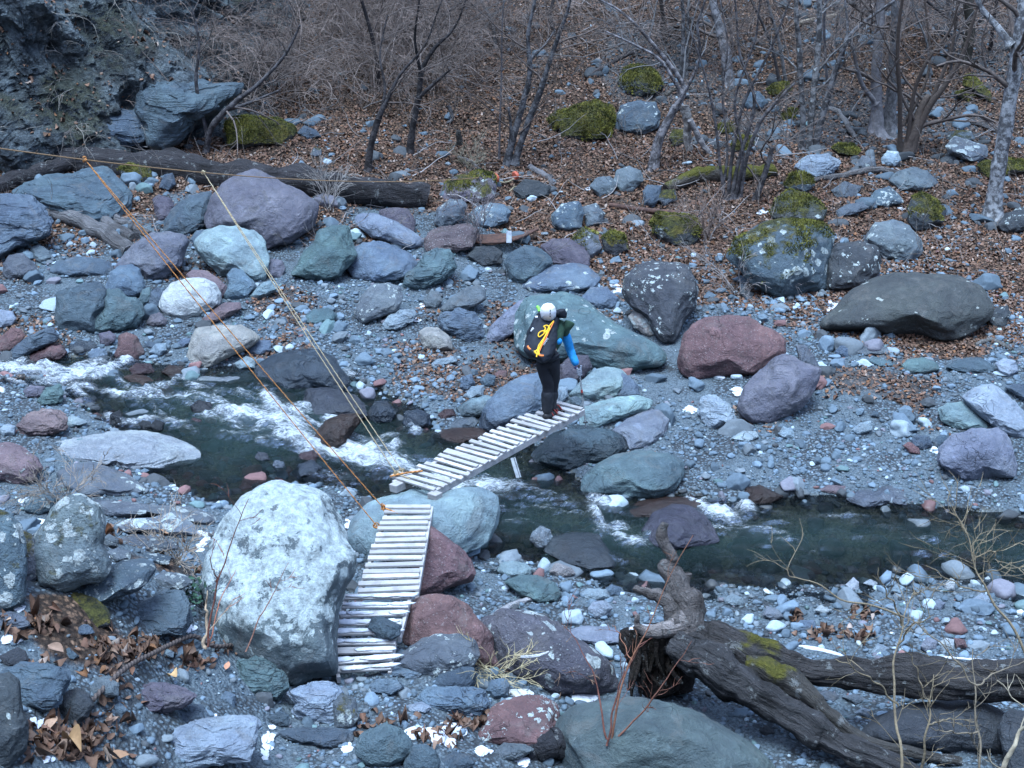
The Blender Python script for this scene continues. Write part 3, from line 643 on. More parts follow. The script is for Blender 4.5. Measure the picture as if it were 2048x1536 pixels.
C|lich|slate||dark rock behind stems with a slanted face|410,610 440,540 500,530 550,600 520,640 430,640
F|spots|dark||tall dark boulder dotted with white lichen above the red boulder|-290,240 -265,150 -205,90 -115,65 -5,80 80,90 125,160 145,240 115,330 60,430 0,550 -70,540 -110,490 -160,400 -245,330
E|crust|beige||small pale lichen stone in front of the white dotted dark boulder|1690,390 1730,345 1780,340 1850,390 1890,440 1860,495 1800,505 1720,455
F|dots|olive|k=.5|long smooth dark olive boulder, right of the bank|870,445 960,360 1060,250 1180,180 1300,145 1500,140 1680,150 1760,190 1830,270 1870,340 1850,400 1780,440 1720,490 1660,535 1560,540 1480,520 1300,495 1100,475 940,468
F|dry|red|k=.3|large dull red boulder on the right bank|35,640 60,540 110,450 190,400 320,385 430,395 500,440 580,470 640,530 650,600 600,650 520,710 480,735 300,745 130,752 60,720
F|smooth|mauve||large violet boulder with a diagonal vein, in front of the red one|385,910 420,800 500,710 590,630 650,610 720,640 790,670 860,690 850,770 800,850 740,920 660,970 560,1010 470,1005 410,965
F|plain|grey||narrow grey rock rising behind the violet boulder|715,560 770,560 820,620 855,700 800,720 730,660
F|slate|pale||knobbly grey green rock left of the violet boulder|140,950 170,870 240,850 300,890 350,960 390,1040 290,1050 200,1045
F|dots|grey||egg shaped dotted rock left of the dark olive boulder|1030,180 1070,110 1140,95 1200,120 1205,180 1130,220 1050,240
F|spots|dark||lichen dotted rock at the right end of the dark olive boulder|1830,400 1880,340 1950,325 1970,370 1935,455 1870,460
F|dry|pale|k=.7|whitish blue boulder at the right frame edge|1690,870 1760,810 1870,790 1950,850 2060,960 2130,1060 2050,1100 1900,1070 1830,1000 1760,940
F|smooth|palegreen||pale green low boulder left of the whitish blue one|1545,925 1600,895 1700,890 1760,920 1810,980 1840,1045 1740,1060 1640,1040 1570,1000
F|plain|lav||lavender boulder near the water at the right edge|1540,1230 1560,1160 1640,1090 1740,1050 1880,1045 1940,1080 1980,1160 2000,1240 1990,1330 1860,1320 1740,1360 1660,1320 1560,1265
F|plain|slate||grey rock touching the lavender boulder, left one of two|1385,1115 1420,1080 1490,1090 1510,1140 1460,1170 1400,1150
F|plain|slate||grey rock touching the lavender boulder, right one of two|1500,1120 1560,1080 1620,1090 1610,1135 1530,1158
F|plain|red||small rusty red stone left of the lavender boulder|1340,1145 1380,1120 1430,1160 1440,1195 1380,1190
F|plain|slate||dark flat rock on leaves near the right edge|1590,685 1660,640 1780,630 1850,660 1890,710 1800,725 1700,715
F|smooth|teal||flat oval green rock on the right bank|1330,690 1370,640 1460,630 1540,660 1550,700 1450,725 1360,725
F|smooth|pale||pale lumpy rock near the right edge beside the dark flat rock|1880,665 1930,635 2000,650 2015,710 1960,745 1900,710
F|plain|blue||bluish rock pile stone under the dark olive boulder|940,595 980,555 1030,570 1020,625 960,628
F|plain|grey|k=1.6|flat grey stone in the leaves under the dark olive boulder|1000,590 1100,550 1260,570 1250,605 1120,618
F|river|pale||pale wet double rock in the right shallows|1010,1455 1060,1410 1150,1400 1250,1375 1340,1400 1385,1460 1370,1500 1250,1495 1100,1510
F|wet|brown||brown grey wet rock at the water's far edge by the riffle|380,1445 430,1390 500,1375 580,1410 650,1440 560,1490 450,1500
F|wetdark|brown|k=1.5|brown slab lying awash beside the riffle|-40,1450 100,1430 190,1490 250,1540 100,1570 -60,1530
F|plain|rose||flat pinkish stone on the far shore of the right pool|840,1405 900,1370 1000,1380 1030,1415 950,1430
F|plain|pale||pale stone on gravel below the violet boulder|610,1075 640,1030 700,1060 705,1100 640,1105
F|plain|pale||pale angular stone in the middle of the right gravel|1040,1055 1090,1010 1150,1000 1160,1055 1080,1085
F|smooth|teal||flat dark green stone left of the flat oval green rock|1130,645 1180,625 1290,650 1300,680 1200,685
F|plain|pale||flat pale stone below the knobbly grey green rock|330,1105 400,1060 480,1060 500,1095 420,1125
F|plain|slate||slate boulder cut by the right frame edge behind the whitish one|1930,800 2000,780 2120,800 2130,900 2040,880
F|plain|slate||small slate stone right of the pale angular stone|1150,970 1165,940 1200,950 1200,985
E|lich|teal|k=.6|enormous grey green boulder behind the hiker|1035,470 1060,350 1090,290 1180,255 1300,250 1420,290 1520,370 1620,440 1740,500 1860,560 1895,610 1870,680 1760,680 1640,710 1500,710 1400,690 1280,660 1100,620 1040,570
E|smooth|lav||pale smooth slanting boulder left of the hiker's pack|860,510 880,450 960,370 1050,300 1120,280 1130,340 1080,420 1040,480 960,525 880,540
E|smooth|grey||long grey green rock pointing up right, left of the hiker|590,345 650,280 740,220 810,205 850,230 850,290 780,335 680,368 610,368
E|slate|blue||broad blue grey boulder left of the slanting boulder|570,400 600,375 700,345 790,370 840,460 840,515 760,545 690,510 600,465
E|dry|beige||beige rock on the gravel below the broad blue grey boulder|470,485 510,455 580,460 640,510 665,585 570,590 490,575
E|spots|grey||round grey boulder below the smooth blue white one|95,355 130,270 190,210 280,195 350,220 360,280 330,360 230,395 130,435 100,405
E|slate|pale||pale lens shaped rock lying flat on the gravel|240,440 280,390 350,350 430,345 455,380 420,420 330,468 250,468
E|smooth|grey||grey rock between the lens shaped and long rocks|490,290 530,240 580,245 600,300 560,350 500,335
E|plain|blue||pale blue faceted rock right above the enormous boulder|1400,295 1470,220 1560,220 1630,280 1600,340 1520,350
E|plain|purple||dark purple rock beside the hiker's knee|1280,680 1360,620 1450,620 1475,690 1400,765 1330,795 1290,755
E|dry|palegreen||green grey boulder right of the hiker's trekking pole|1340,845 1420,760 1500,700 1570,685 1640,700 1690,740 1680,800 1600,865 1500,885 1400,875
E|smooth|blue||bluish rock behind the green grey boulder's right side|1640,710 1690,740 1740,790 1755,855 1680,870 1610,860
E|smooth|palegreen||long pale green boulder at the far end of the footbridge|1400,930 1500,890 1620,860 1740,850 1825,880 1800,930 1700,970 1600,1005 1500,1040 1420,1035
E|smooth|lav|k=1.4|smooth pale lilac slab on the gravel right of the footbridge|1600,1055 1680,990 1800,940 1880,930 1930,990 1900,1080 1800,1155 1700,1165 1660,1100
E|wet|blue||big dark boulder left of the footbridge beneath the hiker|830,990 870,880 950,800 1060,740 1180,715 1230,760 1290,830 1270,910 1180,960 1000,1050 930,1080 860,1095 825,1045
E|wet|teal||broad teal boulder in the water under the footbridge end|1110,1200 1200,1110 1330,1040 1430,1030 1560,1050 1650,1090 1690,1160 1600,1230 1530,1255 1430,1275 1340,1295 1230,1275 1130,1250
E|smooth|teal||big rounded green blue boulder in the water right of the footbridge|1410,1395 1450,1320 1530,1250 1640,1195 1780,1180 1920,1185 2000,1240 2010,1330 1960,1410 1850,1460 1700,1455 1560,1440 1420,1435
E|wet|brown|k=1.3|flat rusty red slab awash left of the footbridge|540,1095 600,1050 720,1040 830,1045 880,1090 780,1125 680,1140 600,1130
E|wetdark|slate||dark wet rock in the side pool left of the red stone|150,970 200,890 270,880 330,950 300,1010 220,1020 170,1000
E|wetdark|slate||dark round rock at the pool's right side|365,1015 380,950 450,930 520,960 530,1025 460,1052 390,1048
E|wet|palegreen||green white rock against the big dark boulder|680,925 760,870 850,850 920,870 890,950 780,980 700,975
E|wet|pale||flat pale capped rock below the green white one|620,1025 680,985 780,975 810,1000 790,1035 690,1050 630,1050
E|wet|red||dark red stone left of the green white rock|570,965 610,930 660,930 680,970 610,995
E|slate|pale||pale tilted stone on the gravel below the beige rock|530,675 570,640 660,620 680,650 600,685
E|slate|blue||upright blue stone on the gravel left of the red cobble|700,805 720,740 770,730 790,780 745,835
E|plain|slate||dark stone just right of the upright blue stone|820,765 860,720 910,740 900,795 840,805
E|plain|pale||pale grey block below the upright blue stone|720,855 770,800 840,790 840,855 760,875
E|plain|red||dull red cobble on the gravel left of the hiker|900,725 940,700 980,710 970,748 915,750
E|plain|pale||pale stone behind the hiker's calf at the footbridge|1250,885 1280,800 1330,800 1335,855 1300,895
E|plain|slate||dark stone below the green grey boulder by the footbridge end|1340,865 1380,855 1420,880 1410,915 1350,905
J|smooth|palegreen|k=.5|huge pale green boulder on which both footbridges rest|160,780 180,690 250,620 330,570 470,540 600,540 700,525 800,505 870,515 925,570 945,640 930,720 880,800 800,850 740,870 600,900 400,920 250,900 190,840
J|dry|red|k=.4|pinkish red boulder right of the near footbridge|490,1070 500,960 530,850 575,720 640,760 720,820 790,900 820,970 800,1010 700,1045 600,1075 530,1095
J|dry|red||round dark red boulder beside the foot of the near bridge|440,1350 440,1250 470,1160 530,1100 610,1085 700,1100 780,1150 840,1220 890,1270 930,1380 960,1480 860,1510 700,1450 560,1400
J|spots|grey||grey boulder with white lichen discs in front of the round red one|370,1455 450,1380 540,1320 640,1295 740,1295 820,1330 840,1400 820,1460 720,1500 600,1515 520,1510 430,1490
J|patch|purple||large purple boulder with white lichen crust at the bottom centre|860,1240 960,1155 1100,1160 1200,1190 1270,1250 1330,1290 1450,1370 1540,1450 1560,1570 1450,1620 1200,1610 1000,1530 900,1400
J|rough|pale||round white speckled rock standing in the pool|1110,795 1130,750 1170,720 1220,745 1235,795 1200,838 1160,845
J|wet|grey|k=1.3|broad icy rock spread in the pool beside the white speckled one|1180,855 1240,780 1360,755 1470,760 1500,810 1560,870 1570,940 1440,965 1300,915
J|smooth|palegreen||pale green oval rock at the near shore|945,960 960,915 1020,905 1090,920 1130,950 1110,978 1000,998
J|smooth|teal||low teal boulder set in the near shore pebbles|970,1015 1050,980 1150,980 1240,1020 1270,1075 1250,1120 1150,1125 1060,1090
J|rough|beige||rock heaped with brown leaves at the near shore|1215,965 1250,915 1330,940 1350,975 1280,1002
J|river|white||small white topped rock at the near shore|1255,1035 1290,1005 1340,1030 1330,1052
H|plain|pale||pale cobble on the near shore left of the fallen trunk's roots|1450,605 1480,560 1550,555 1595,600 1560,645 1490,665
H|plain|blue||blue cobble at the waterline below the twisted root|1545,495 1590,460 1645,480 1640,525 1580,535
H|plain|pale||long pale rock at the near waterline|1405,515 1450,485 1560,490 1580,535 1500,560 1430,545
H|slate|blue||tilted blue stone beside the driftwood stick's tip|1100,595 1130,570 1180,600 1195,650 1150,650
H|smooth|lav|k=1.2|flat purplish slab half buried in the near gravel|1310,740 1420,705 1560,710 1650,740 1640,805 1500,820 1390,790
H|slate|blue||slate stone at the bottom step of the near footbridge|225,965 300,935 420,950 485,985 440,1015 320,1005 250,990
H|plain|slate||angular dark grey rock under the disc lichen boulder|550,1035 600,980 700,940 780,950 800,990 760,1065 690,1090 590,1070
H|slate|blue||pale blue broken slab in the bottom centre|470,1125 520,1070 640,1060 760,1065 830,1080 870,1150 860,1205 760,1240 640,1210 500,1180
H|spots|red||dark red boulder speckled with white lichen at the bottom|720,1440 760,1340 830,1280 880,1200 960,1140 1060,1110 1180,1120 1250,1170 1270,1230 1250,1320 1240,1410 1120,1430 900,1430
H|smooth|green|k=.6|very large dark grey green boulder filling the bottom right of centre|1270,1340 1300,1230 1380,1180 1560,1150 1780,1140 1900,1160 2048,1200 2200,1280 2350,1380 2480,1500 2520,1600 2400,1660 1700,1660 1400,1580
H|plain|teal||green grey rock at the bottom edge left of the red lichen boulder|90,1460 100,1370 160,1290 260,1270 340,1310 420,1390 430,1450 370,1500 280,1530 180,1530
H|plain|slate||dark stone at the bottom edge right of the green grey rock|370,1510 420,1410 500,1400 560,1440 590,1500 560,1580 400,1580
H|plain|slate||low slate stone on the bottom edge below the snow patch|580,1500 660,1440 760,1460 800,1510 720,1555 600,1560
H|plain|grey||grey stone below the red lichen boulder|890,1450 960,1390 1080,1400 1130,1430 1040,1490 900,1495
H|slate|blue||dark blue rock under the charred log at the bottom|1360,1510 1430,1440 1580,1430 1660,1490 1640,1570 1400,1580
H|plain|blue||blue grey upright stone left of the thorny twigs|840,1085 880,1020 960,1010 990,1050 980,1115 900,1135
H|slate|pale||pale flat stone in the gravel below the slate stone|370,1175 480,1150 540,1180 500,1215 400,1210
H|slate|blue||blue grey flake on the gravel left of the broken slab|170,1060 220,1015 330,1020 370,1060 300,1110 190,1100
G|crust|grey|k=.25,s=6|giant boulder crusted with pale lichen beside the near footbridge|1185,520 1200,350 1260,200 1330,80 1420,-20 1520,-90 1640,-135 1740,-120 1850,-70 1930,10 1990,120 2010,230 2045,300 2040,400 2000,500 1960,620 1950,750 1965,870 1970,975 1880,1010 1700,1040 1500,1010 1320,900 1220,760
G|mossrim|grey||leaning grey boulder with moss on its left rim and white lichen|250,130 300,30 380,-40 480,-50 570,10 600,100 600,240 640,330 630,400 540,450 420,490 330,510 240,460 190,380 180,260
G|mossrim|slate||lichen spotted boulder at the far left edge below the pink grey one|-60,30 60,50 120,120 150,250 150,400 140,540 60,600 -60,630
G|dense|slate||lens shaped lichen slab under the leaning grey boulder|430,510 500,440 600,380 720,325 830,315 900,335 915,370 870,445 800,500 700,530 600,570 510,580
G|dense|grey|k=1.4|flat slate plate on the ledge above the lens shaped slab|690,205 780,170 900,185 1040,210 1040,250 940,272 830,268 740,240
G|dense|grey||small rock with snow on its right, under the slate plate|620,275 690,245 760,270 760,315 680,328
G|crust|grey|k=1.|low pale crusted rock on the ledge beside the giant boulder|680,115 760,80 900,70 1000,40 1080,60 1150,130 1150,175 1000,170 850,150 740,160
G|dense|grey|k=1.2|broad flat lichened rock at the back of the left ledge|440,-20 600,-30 780,-20 900,0 1040,5 1180,30 1250,60 1240,115 1130,110 990,50 800,70 600,65
G|slate|slate||blocky angular rock with a snow dusted top at the ledge's foot|610,660 660,600 780,580 860,550 960,490 1060,500 1100,580 1100,690 1060,750 940,770 800,765 680,710
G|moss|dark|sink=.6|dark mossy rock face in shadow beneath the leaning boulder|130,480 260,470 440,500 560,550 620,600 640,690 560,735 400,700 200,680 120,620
G|dense|slate||angular block wedged under the flat slate plate|700,285 790,270 920,280 1000,298 985,345 850,338 720,325
G|dense|grey||lichened stone between the leaning boulder and the slate plate|600,190 640,165 695,198 690,245 615,250
G|mossrim|grey||mossy rock wedged between the two lichened boulders at left|125,150 190,170 235,300 215,430 150,450 135,300
G|dense|grey||flat lichened slab right of the lens shaped slab|880,425 960,385 1080,405 1130,450 1050,500 930,492
G|slate|grey||broken grey slab at the left edge below the mossy face|-30,640 60,625 150,650 180,700 110,730 -20,720
G|lich|slate||slaty rock behind the leaning boulder's top|150,-40 260,-70 330,-40 300,30 220,60 140,30
G|slate|slate||small slate block lying on the gravel left of the blocky rock|360,735 420,690 520,695 550,745 460,762
G|plain|dark||dark slate rock at the left edge by the leaves|-20,890 100,830 150,850 170,905 120,945 20,940
G|slate|slate|k=.7|large flat slate blue rock at lower left|-20,990 100,930 280,930 390,970 410,1015 370,1090 360,1160 260,1210 150,1180 20,1100
G|lich|dark||dark upright rock in the bottom left corner edge|-60,1010 50,1000 110,1050 130,1200 160,1280 150,1420 60,1530 -60,1540
G|plain|dark||dark faceted angular rock among big dead leaves|310,1185 370,1100 450,1060 520,1110 550,1170 510,1240 430,1290 350,1260
G|plain|grey||grey rock behind the dark faceted one|480,1065 560,1000 640,1000 700,1050 690,1110 600,1130 530,1130
G|slate|purple||purple slate rock beside the steel cable|800,1100 850,1050 950,1035 1080,1070 1160,1110 1110,1160 1000,1210 850,1220 800,1180
G|slate|slate||slate stone below the purple slate rock|960,1240 980,1180 1070,1160 1180,1170 1230,1245 1180,1280 1040,1285 970,1270
G|slate|teal||pale green layered rock below the giant boulder|1370,970 1400,910 1500,895 1600,930 1660,980 1680,1065 1640,1145 1500,1145 1380,1115 1360,1060
G|slate|pale|k=.8|large pale layered slab at the bottom left|910,1500 990,1420 970,1350 1040,1300 1150,1260 1330,1240 1470,1235 1530,1290 1490,1400 1440,1490 1200,1520 1050,1545
G|plain|blue||small blue stone between the purple and green layered rocks|1280,1130 1320,1085 1380,1110 1370,1195 1310,1155
G|slate|slate|k=1.|dark wedge of slate at the bottom left of centre|1610,1330 1740,1300 1950,1300 2060,1320 2060,1385 1900,1420 1750,1400
G|slate|pale||pale broken rock right of the green layered rock|1700,1095 1830,1040 1930,1030 2000,1080 2010,1205 1960,1270 1840,1280 1760,1250 1690,1210 1740,1160
G|mosslich|grey||grey mossy sided rock right of the pale broken rock|1950,1150 2000,1090 2080,1130 2100,1245 2060,1310 1960,1320
G|lich|pale||little lichened stone amid the leaves beside the cable|895,855 950,820 1020,860 1010,890 920,890
G|slate|slate||flat slate stone left of the cable's upper end|330,855 400,830 460,880 430,905 340,888
G|plain|slate||slate stone below the pale broken rock|1560,1240 1640,1200 1690,1230 1690,1295 1600,1298
G|plain|blue||blue stone by the cable's lower end|630,1180 700,1150 750,1200 720,1255 650,1228
I|smooth|dark|k=.5|long dark slate boulder under the fallen trunk, bottom right|1090,1330 1180,1250 1350,1180 1580,1150 1740,1130 1850,1170 1960,1250 2060,1330 2100,1410 1940,1450 1600,1440 1300,1420 1120,1390
I|smooth|dark||dark boulder in the bottom right corner|1890,1290 1960,1210 2100,1220 2150,1600 1960,1620 1930,1450
I|plain|pale||pale cobble on the pebble bar near the trunk's root|290,545 340,515 400,540 410,585 350,595 300,580
I|plain|lav||pinkish cobble in the middle of the pebble bar|520,645 540,590 610,610 645,655 580,678
I|plain|blue||blue cobble beside the leaf clump on the pebble bar|680,725 740,670 820,670 830,715 750,745
I|plain|white||white pointed cobble at the water's edge of the bar|1005,465 1050,420 1080,450 1080,500 1025,500
I|plain|white||white oval cobble right of the pointed one|1105,455 1150,430 1195,455 1180,485
I|plain|pale||pale egg cobble at the water's edge of the bar|1265,505 1300,455 1350,480 1340,525
I|plain|white||white upright cobble farther right on the bar's edge|1575,465 1620,425 1645,450 1640,495 1590,505
I|plain|white||white cobble standing in the water at the far right|1795,435 1840,410 1875,430 1860,455
I|plain|lav||pink grey cobble in the wet part of the bar|1485,605 1540,550 1590,570 1560,615
I|plain|pale||pale grey cobble right of the pink grey one|1725,560 1800,510 1855,540 1840,585
I|plain|lav||lilac cobble resting against the trunk|1440,825 1480,770 1540,790 1530,845 1470,855
I|plain|white||square whitish cobble resting against the trunk|1545,805 1590,775 1640,785 1640,845 1570,845
I|plain|red||red cobble beside the square whitish one|1635,775 1700,785 1715,830 1650,840
I|plain|pale||pale cobble left of the two thick sapling stems, by the trunk|1150,865 1190,805 1260,835 1240,868
I|plain|blue||blue grey cobble at the far right of the bar|1720,645 1790,590 1845,620 1830,655
I|river|slate||dark flat cobble in the wet shallows at right|1840,695 1900,680 1975,700 1940,735
I|plain|white||white twin topped cobble in the middle of the bar|820,615 860,580 890,600 930,610 880,645
I|plain|grey||grey cobble seen under the trunk, left|830,1095 900,1080 970,1110 940,1155 850,1135
I|plain|grey||grey cobble seen under the trunk, right|980,1118 1060,1100 1140,1140 1060,1168
I|smooth|dark||dark round cobble below the mossy limb|495,1315 540,1285 590,1330 540,1358
I|plain|pale||pale cobble between limb and dark slate boulder|1055,1215 1100,1180 1150,1200 1140,1248
H|wet|mauve||violet rock with an icy skirt at the pool's head|1780,150 1830,50 1950,0 2048,10 2130,60 2190,160 2215,205 2140,240 2040,255 1980,265 1830,265 1790,205
H|wetdark|brown|k=1.5|brown rock awash above the violet icy rock|1640,40 1760,-30 1900,-50 2050,-50 2140,-15 2100,30 1950,40 1800,75 1700,75
'''
for ln in DATA.strip().split('\n'):
    tile, style, colr, opt, label, pts = ln.split('|')
    kw = {}
    for w in opt.split(','):
        if w:
            a, b = w.split('='); kw[{'s': 'sub'}.get(a, a)] = float(b) if a != 's' else int(b)
    rock(tp(tile, pts), colr, style, label, **kw)

# ------------------------------------------------------------------ gravel, cobbles and leaf litter (uncountable)
def frustum(x, Y, m=1.5): return np.abs(x) < Y * .37 + m
def scatter_pebbles(name, n, rmin, rmax, alpha, dens, seed, sub, zoff=-.25, palw=None, flat=(.5, .8)):
    rs = np.random.default_rng(seed); xs = []; 
    x = rs.uniform(-14, 14, n * 4); y = rs.uniform(8.5, 34, n * 4); x = x
    k = frustum(x, y) & (rs.random(n * 4) < dens(x, y)); x = x[k][:n]; y = y[k][:n]; n = len(x)
    r = np.minimum(rmin * rs.random(n) ** (-alpha), rmax); z = gz(x, y)
    names = ['slate', 'blue', 'pale', 'grey', 'mauve', 'red', 'teal', 'dark', 'white']; pw = np.array(palw or [.34, .33, .06, .18, .025, .010, .03, .04, .001]); pw = pw / pw.sum()
    ci = rs.choice(len(names), n, p=pw); C = np.array([PAL[q] for q in names])[ci] * rs.uniform(.7, 1.25, (n, 1))
    S, Fc = ico(sub); mb = MB()
    for pr in range(10):
        q = S * (1 + .25 * fbm(S * 1.1 + pr * 5.3, 2, pr))[:, None]
        for _ in range(9):
            nn = nrm(rs.normal(size=3)); q = q - np.clip(q @ nn - .7, 0, None)[:, None] * nn
        sel = np.nonzero(np.arange(n) % 10 == pr)[0]; m = len(sel)
        if not m: continue
        sc = np.stack([rs.uniform(.8, 1.35, m), rs.uniform(.65, 1., m), rs.uniform(*flat, m)], -1) * r[sel][:, None]
        a = rs.uniform(0, 6.28, m); tl = rs.normal(0, .28, m)
        V = q[None] * sc[:, None, :]
        V = np.stack([V[..., 0], V[..., 1] * np.cos(tl)[:, None] - V[..., 2] * np.sin(tl)[:, None], V[..., 1] * np.sin(tl)[:, None] + V[..., 2] * np.cos(tl)[:, None]], -1)
        V = np.stack([V[..., 0] * np.cos(a)[:, None] - V[..., 1] * np.sin(a)[:, None], V[..., 0] * np.sin(a)[:, None] + V[..., 1] * np.cos(a)[:, None], V[..., 2]], -1)
        V = V + np.stack([x[sel], y[sel], z[sel] + r[sel] * (.45 + zoff)], -1)[:, None, :]
        f = Fc[None] + (np.arange(m) * len(S))[:, None, None]
        mb.add(V.reshape(-1, 3), f.reshape(-1, 3), np.repeat(C[sel], len(S), 0))
    return mb
t = NT('pebbles'); co = t.pos(); vc = t.attr('col').outputs['Color']; n1 = t.noise(co, 30., 4); n2 = t.noise(co, 130., 2)
c = t.mix(.7, vc, t.mix(n1, (.55, .55, .57), (1.4, 1.4, 1.38)), 'MULTIPLY'); c = t.mix(.4, c, t.mix(n2, (.5, .5, .5), (1.5, 1.5, 1.5)), 'MULTIPLY')
wz = t.sep(co)[2]; wt = t.ramp(wz, .0, .09, 1., 0.); c = t.mix(wt, c, t.mix(1., c, (.62, .6, .55), 'MULTIPLY'))
t.bsdf(c, t.math('SUBTRACT', .8, t.math('MULTIPLY', wt, .5)), t.bump(n1, .5, .01), .3); MP = t.m
def d_bank(x, y):
    sd = gsd(x, y); p = np.stack([x, y, 0 * x], -1); m = fbm(p * .8, 3, 77)
    far = sstep(24.8, 22.8, y) * (.55 + .6 * m)
    shore = np.exp(-np.clip(sd, 0, 9) * 1.1)
    d = np.clip(np.maximum(far, shore * .95), .05, 1) * np.where(sd > -.12, 1, .0)
    d = np.where(y > 24.5, .03, d); d = np.where((x < -1.8) & (y < 13.2), d * .45, d)
    return np.clip(d, 0, 1)
def d_bed(x, y): return np.where((gsd(x, y) < .05) & (y < 21), .9, 0)
palbar = [.36, .34, .08, .15, .02, .010, .03, .04, .002]
mb = scatter_pebbles('gravel', 60000, .013, .045, .42, d_bank, 11, 1); tag(mb.build('gravel', MP, color=True), kind='stuff')
mb = scatter_pebbles('cobbles', 9000, .03, .08, .36, d_bank, 12, 3, palw=palbar); tag(mb.build('cobbles', MP, color=True), kind='stuff')
def d_rub(x, y):
    p = np.stack([x, y, 0 * x], -1); m = fbm(p * .6, 3, 79); return np.where((gsd(x, y) > -.25) & (y > 10.5) & (y < 25.5), np.clip(-.02 + .9 * m + .8 * sstep(1, -3, x) * sstep(19, 21.5, y) + .6 * sstep(-.5, -2, x) * sstep(14.6, 13.6, y) + .4 * np.exp(-np.abs(gsd(x, y)) * 2.5), 0, 1), 0)
mb = scatter_pebbles('rubble', 1050, .08, .2, .4, d_rub, 16, 4, zoff=-.3, palw=[.4, .24, .06, .14, .03, .02, .05, .14, 0], flat=(.45, .85)); tag(mb.build('rubble', MP, color=True), kind='stuff')
mb = scatter_pebbles('streambed', 6000, .05, .21, .38, d_bed, 13, 3, zoff=-.2, palw=[.2, .1, .03, .2, .1, .16, .05, .25, 0]); tag(mb.build('stream_bed_stones', MP, color=True), kind='stuff')
def d_bar(x, y): return np.where((gsd(x, y) > -.5) & (y < 15.6) & (y > 12) & (x > .2), .95 * np.exp(-np.abs(gsd(x, y)) * .9), 0)
mb = scatter_pebbles('bar', 2600, .045, .12, .35, d_bar, 14, 3, zoff=-.05, palw=[.16, .36, .32, .1, .02, .010, .02, .02, .025], flat=(.55, .85)); tag(mb.build('pebble_bar', MP, color=True), kind='stuff')
def d_scree(x, y):
    p = np.stack([x, y, 0 * x], -1); m = fbm(p * .35, 2, 37); return np.where(y > 23.5, .16 + .9 * sstep(-.05, .4, m), 0)
mb = scatter_pebbles('scree', 3000, .04, .2, .5, d_scree, 15, 3, zoff=-.5, palw=[.35, .0, .0, .05, .0, .0, .0, .6, 0]); tag(mb.build('scree', MP, color=True), kind='stuff')

LEAFC = np.array([(.15, .085, .057), (.105, .058, .038), (.072, .041, .029), (.20, .128, .093), (.27, .205, .17), (.132, .067, .044), (.18, .083, .039)])
def leaves(mb, x, y, z, L, rs, curl=.5, palp=(.25, .25, .16, .12, .045, .13, .045), tilt=.35):
    n = len(x); g = np.array([[u, v] for v in (0, .25, .5, .75, 1.) for u in (-1, 0, 1)])
    wprof = np.array([.06, .8, 1., .72, .04])[np.repeat(np.arange(5), 3)]
    u = g[:, 0] * wprof; v = g[:, 1] - .5
    cu = rs.normal(0, curl, n)[:, None]; cv = rs.normal(0, curl, n)[:, None]; wd = rs.uniform(.2, .34, n)[:, None]; twist = rs.normal(0, .4, n)[:, None]
    X = u[None] * wd; Yv = np.broadcast_to(v[None], (n, 15)); Z = np.abs(u)[None] * wd * cu * 1.4 + (v ** 2)[None] * cv * 1.3 + u[None] * v[None] * twist
    P = np.stack([X, Yv, Z], -1) * L[:, None, None]
    a, b = rs.normal(0, tilt, n), rs.normal(0, tilt, n); c = rs.uniform(0, 6.283, n)
    def rot(P, i, j, an):
        Q = P.copy(); Q[..., i] = P[..., i] * np.cos(an)[:, None] - P[..., j] * np.sin(an)[:, None]; Q[..., j] = P[..., i] * np.sin(an)[:, None] + P[..., j] * np.cos(an)[:, None]; return Q
    P = rot(rot(rot(P, 1, 2, a), 0, 2, b), 0, 1, c)
    P[..., 2] -= P[..., 2].min(1)[:, None] * .7
    P = P + np.stack([x, y, z + .008], -1)[:, None]
    f = np.array([[r * 3 + k, r * 3 + k + 1, r * 3 + k + 4, r * 3 + k + 3] for r in range(4) for k in (0, 1)])
    C = LEAFC[rs.choice(len(LEAFC), n, p=np.array(palp) / sum(palp))] * rs.uniform(.7, 1.25, (n, 1))
    mb.add(P.reshape(-1, 3), (f[None] + (np.arange(n) * 15)[:, None, None]).reshape(-1, 4), np.repeat(C, 15, 0))
t = NT('dead_leaves'); co = t.pos(); vc = t.attr('col').outputs['Color']
t.bsdf(t.mix(.6, vc, t.mix(t.noise(co, 40., 4), (.5, .5, .5), (1.4, 1.4, 1.4)), 'MULTIPLY'), .75, None, .25); ML = t.m
rs = np.random.default_rng(21)
x = rs.uniform(-14, 14, 420000); y = rs.uniform(15, 36.5, 420000); k = frustum(x, y) & (rs.random(len(x)) < litter(x, y) * .75) & (gsd(x, y) > .1) & (rs.random(len(x)) < 33 / y - .5); x, y = x[k], y[k]
mb = MB(); leaves(mb, x, y, gz(x, y), rs.uniform(.04, .09, len(x)), rs); print('leaves', len(x))
tag(mb.build('leaf_litter', ML, color=True), kind='stuff')
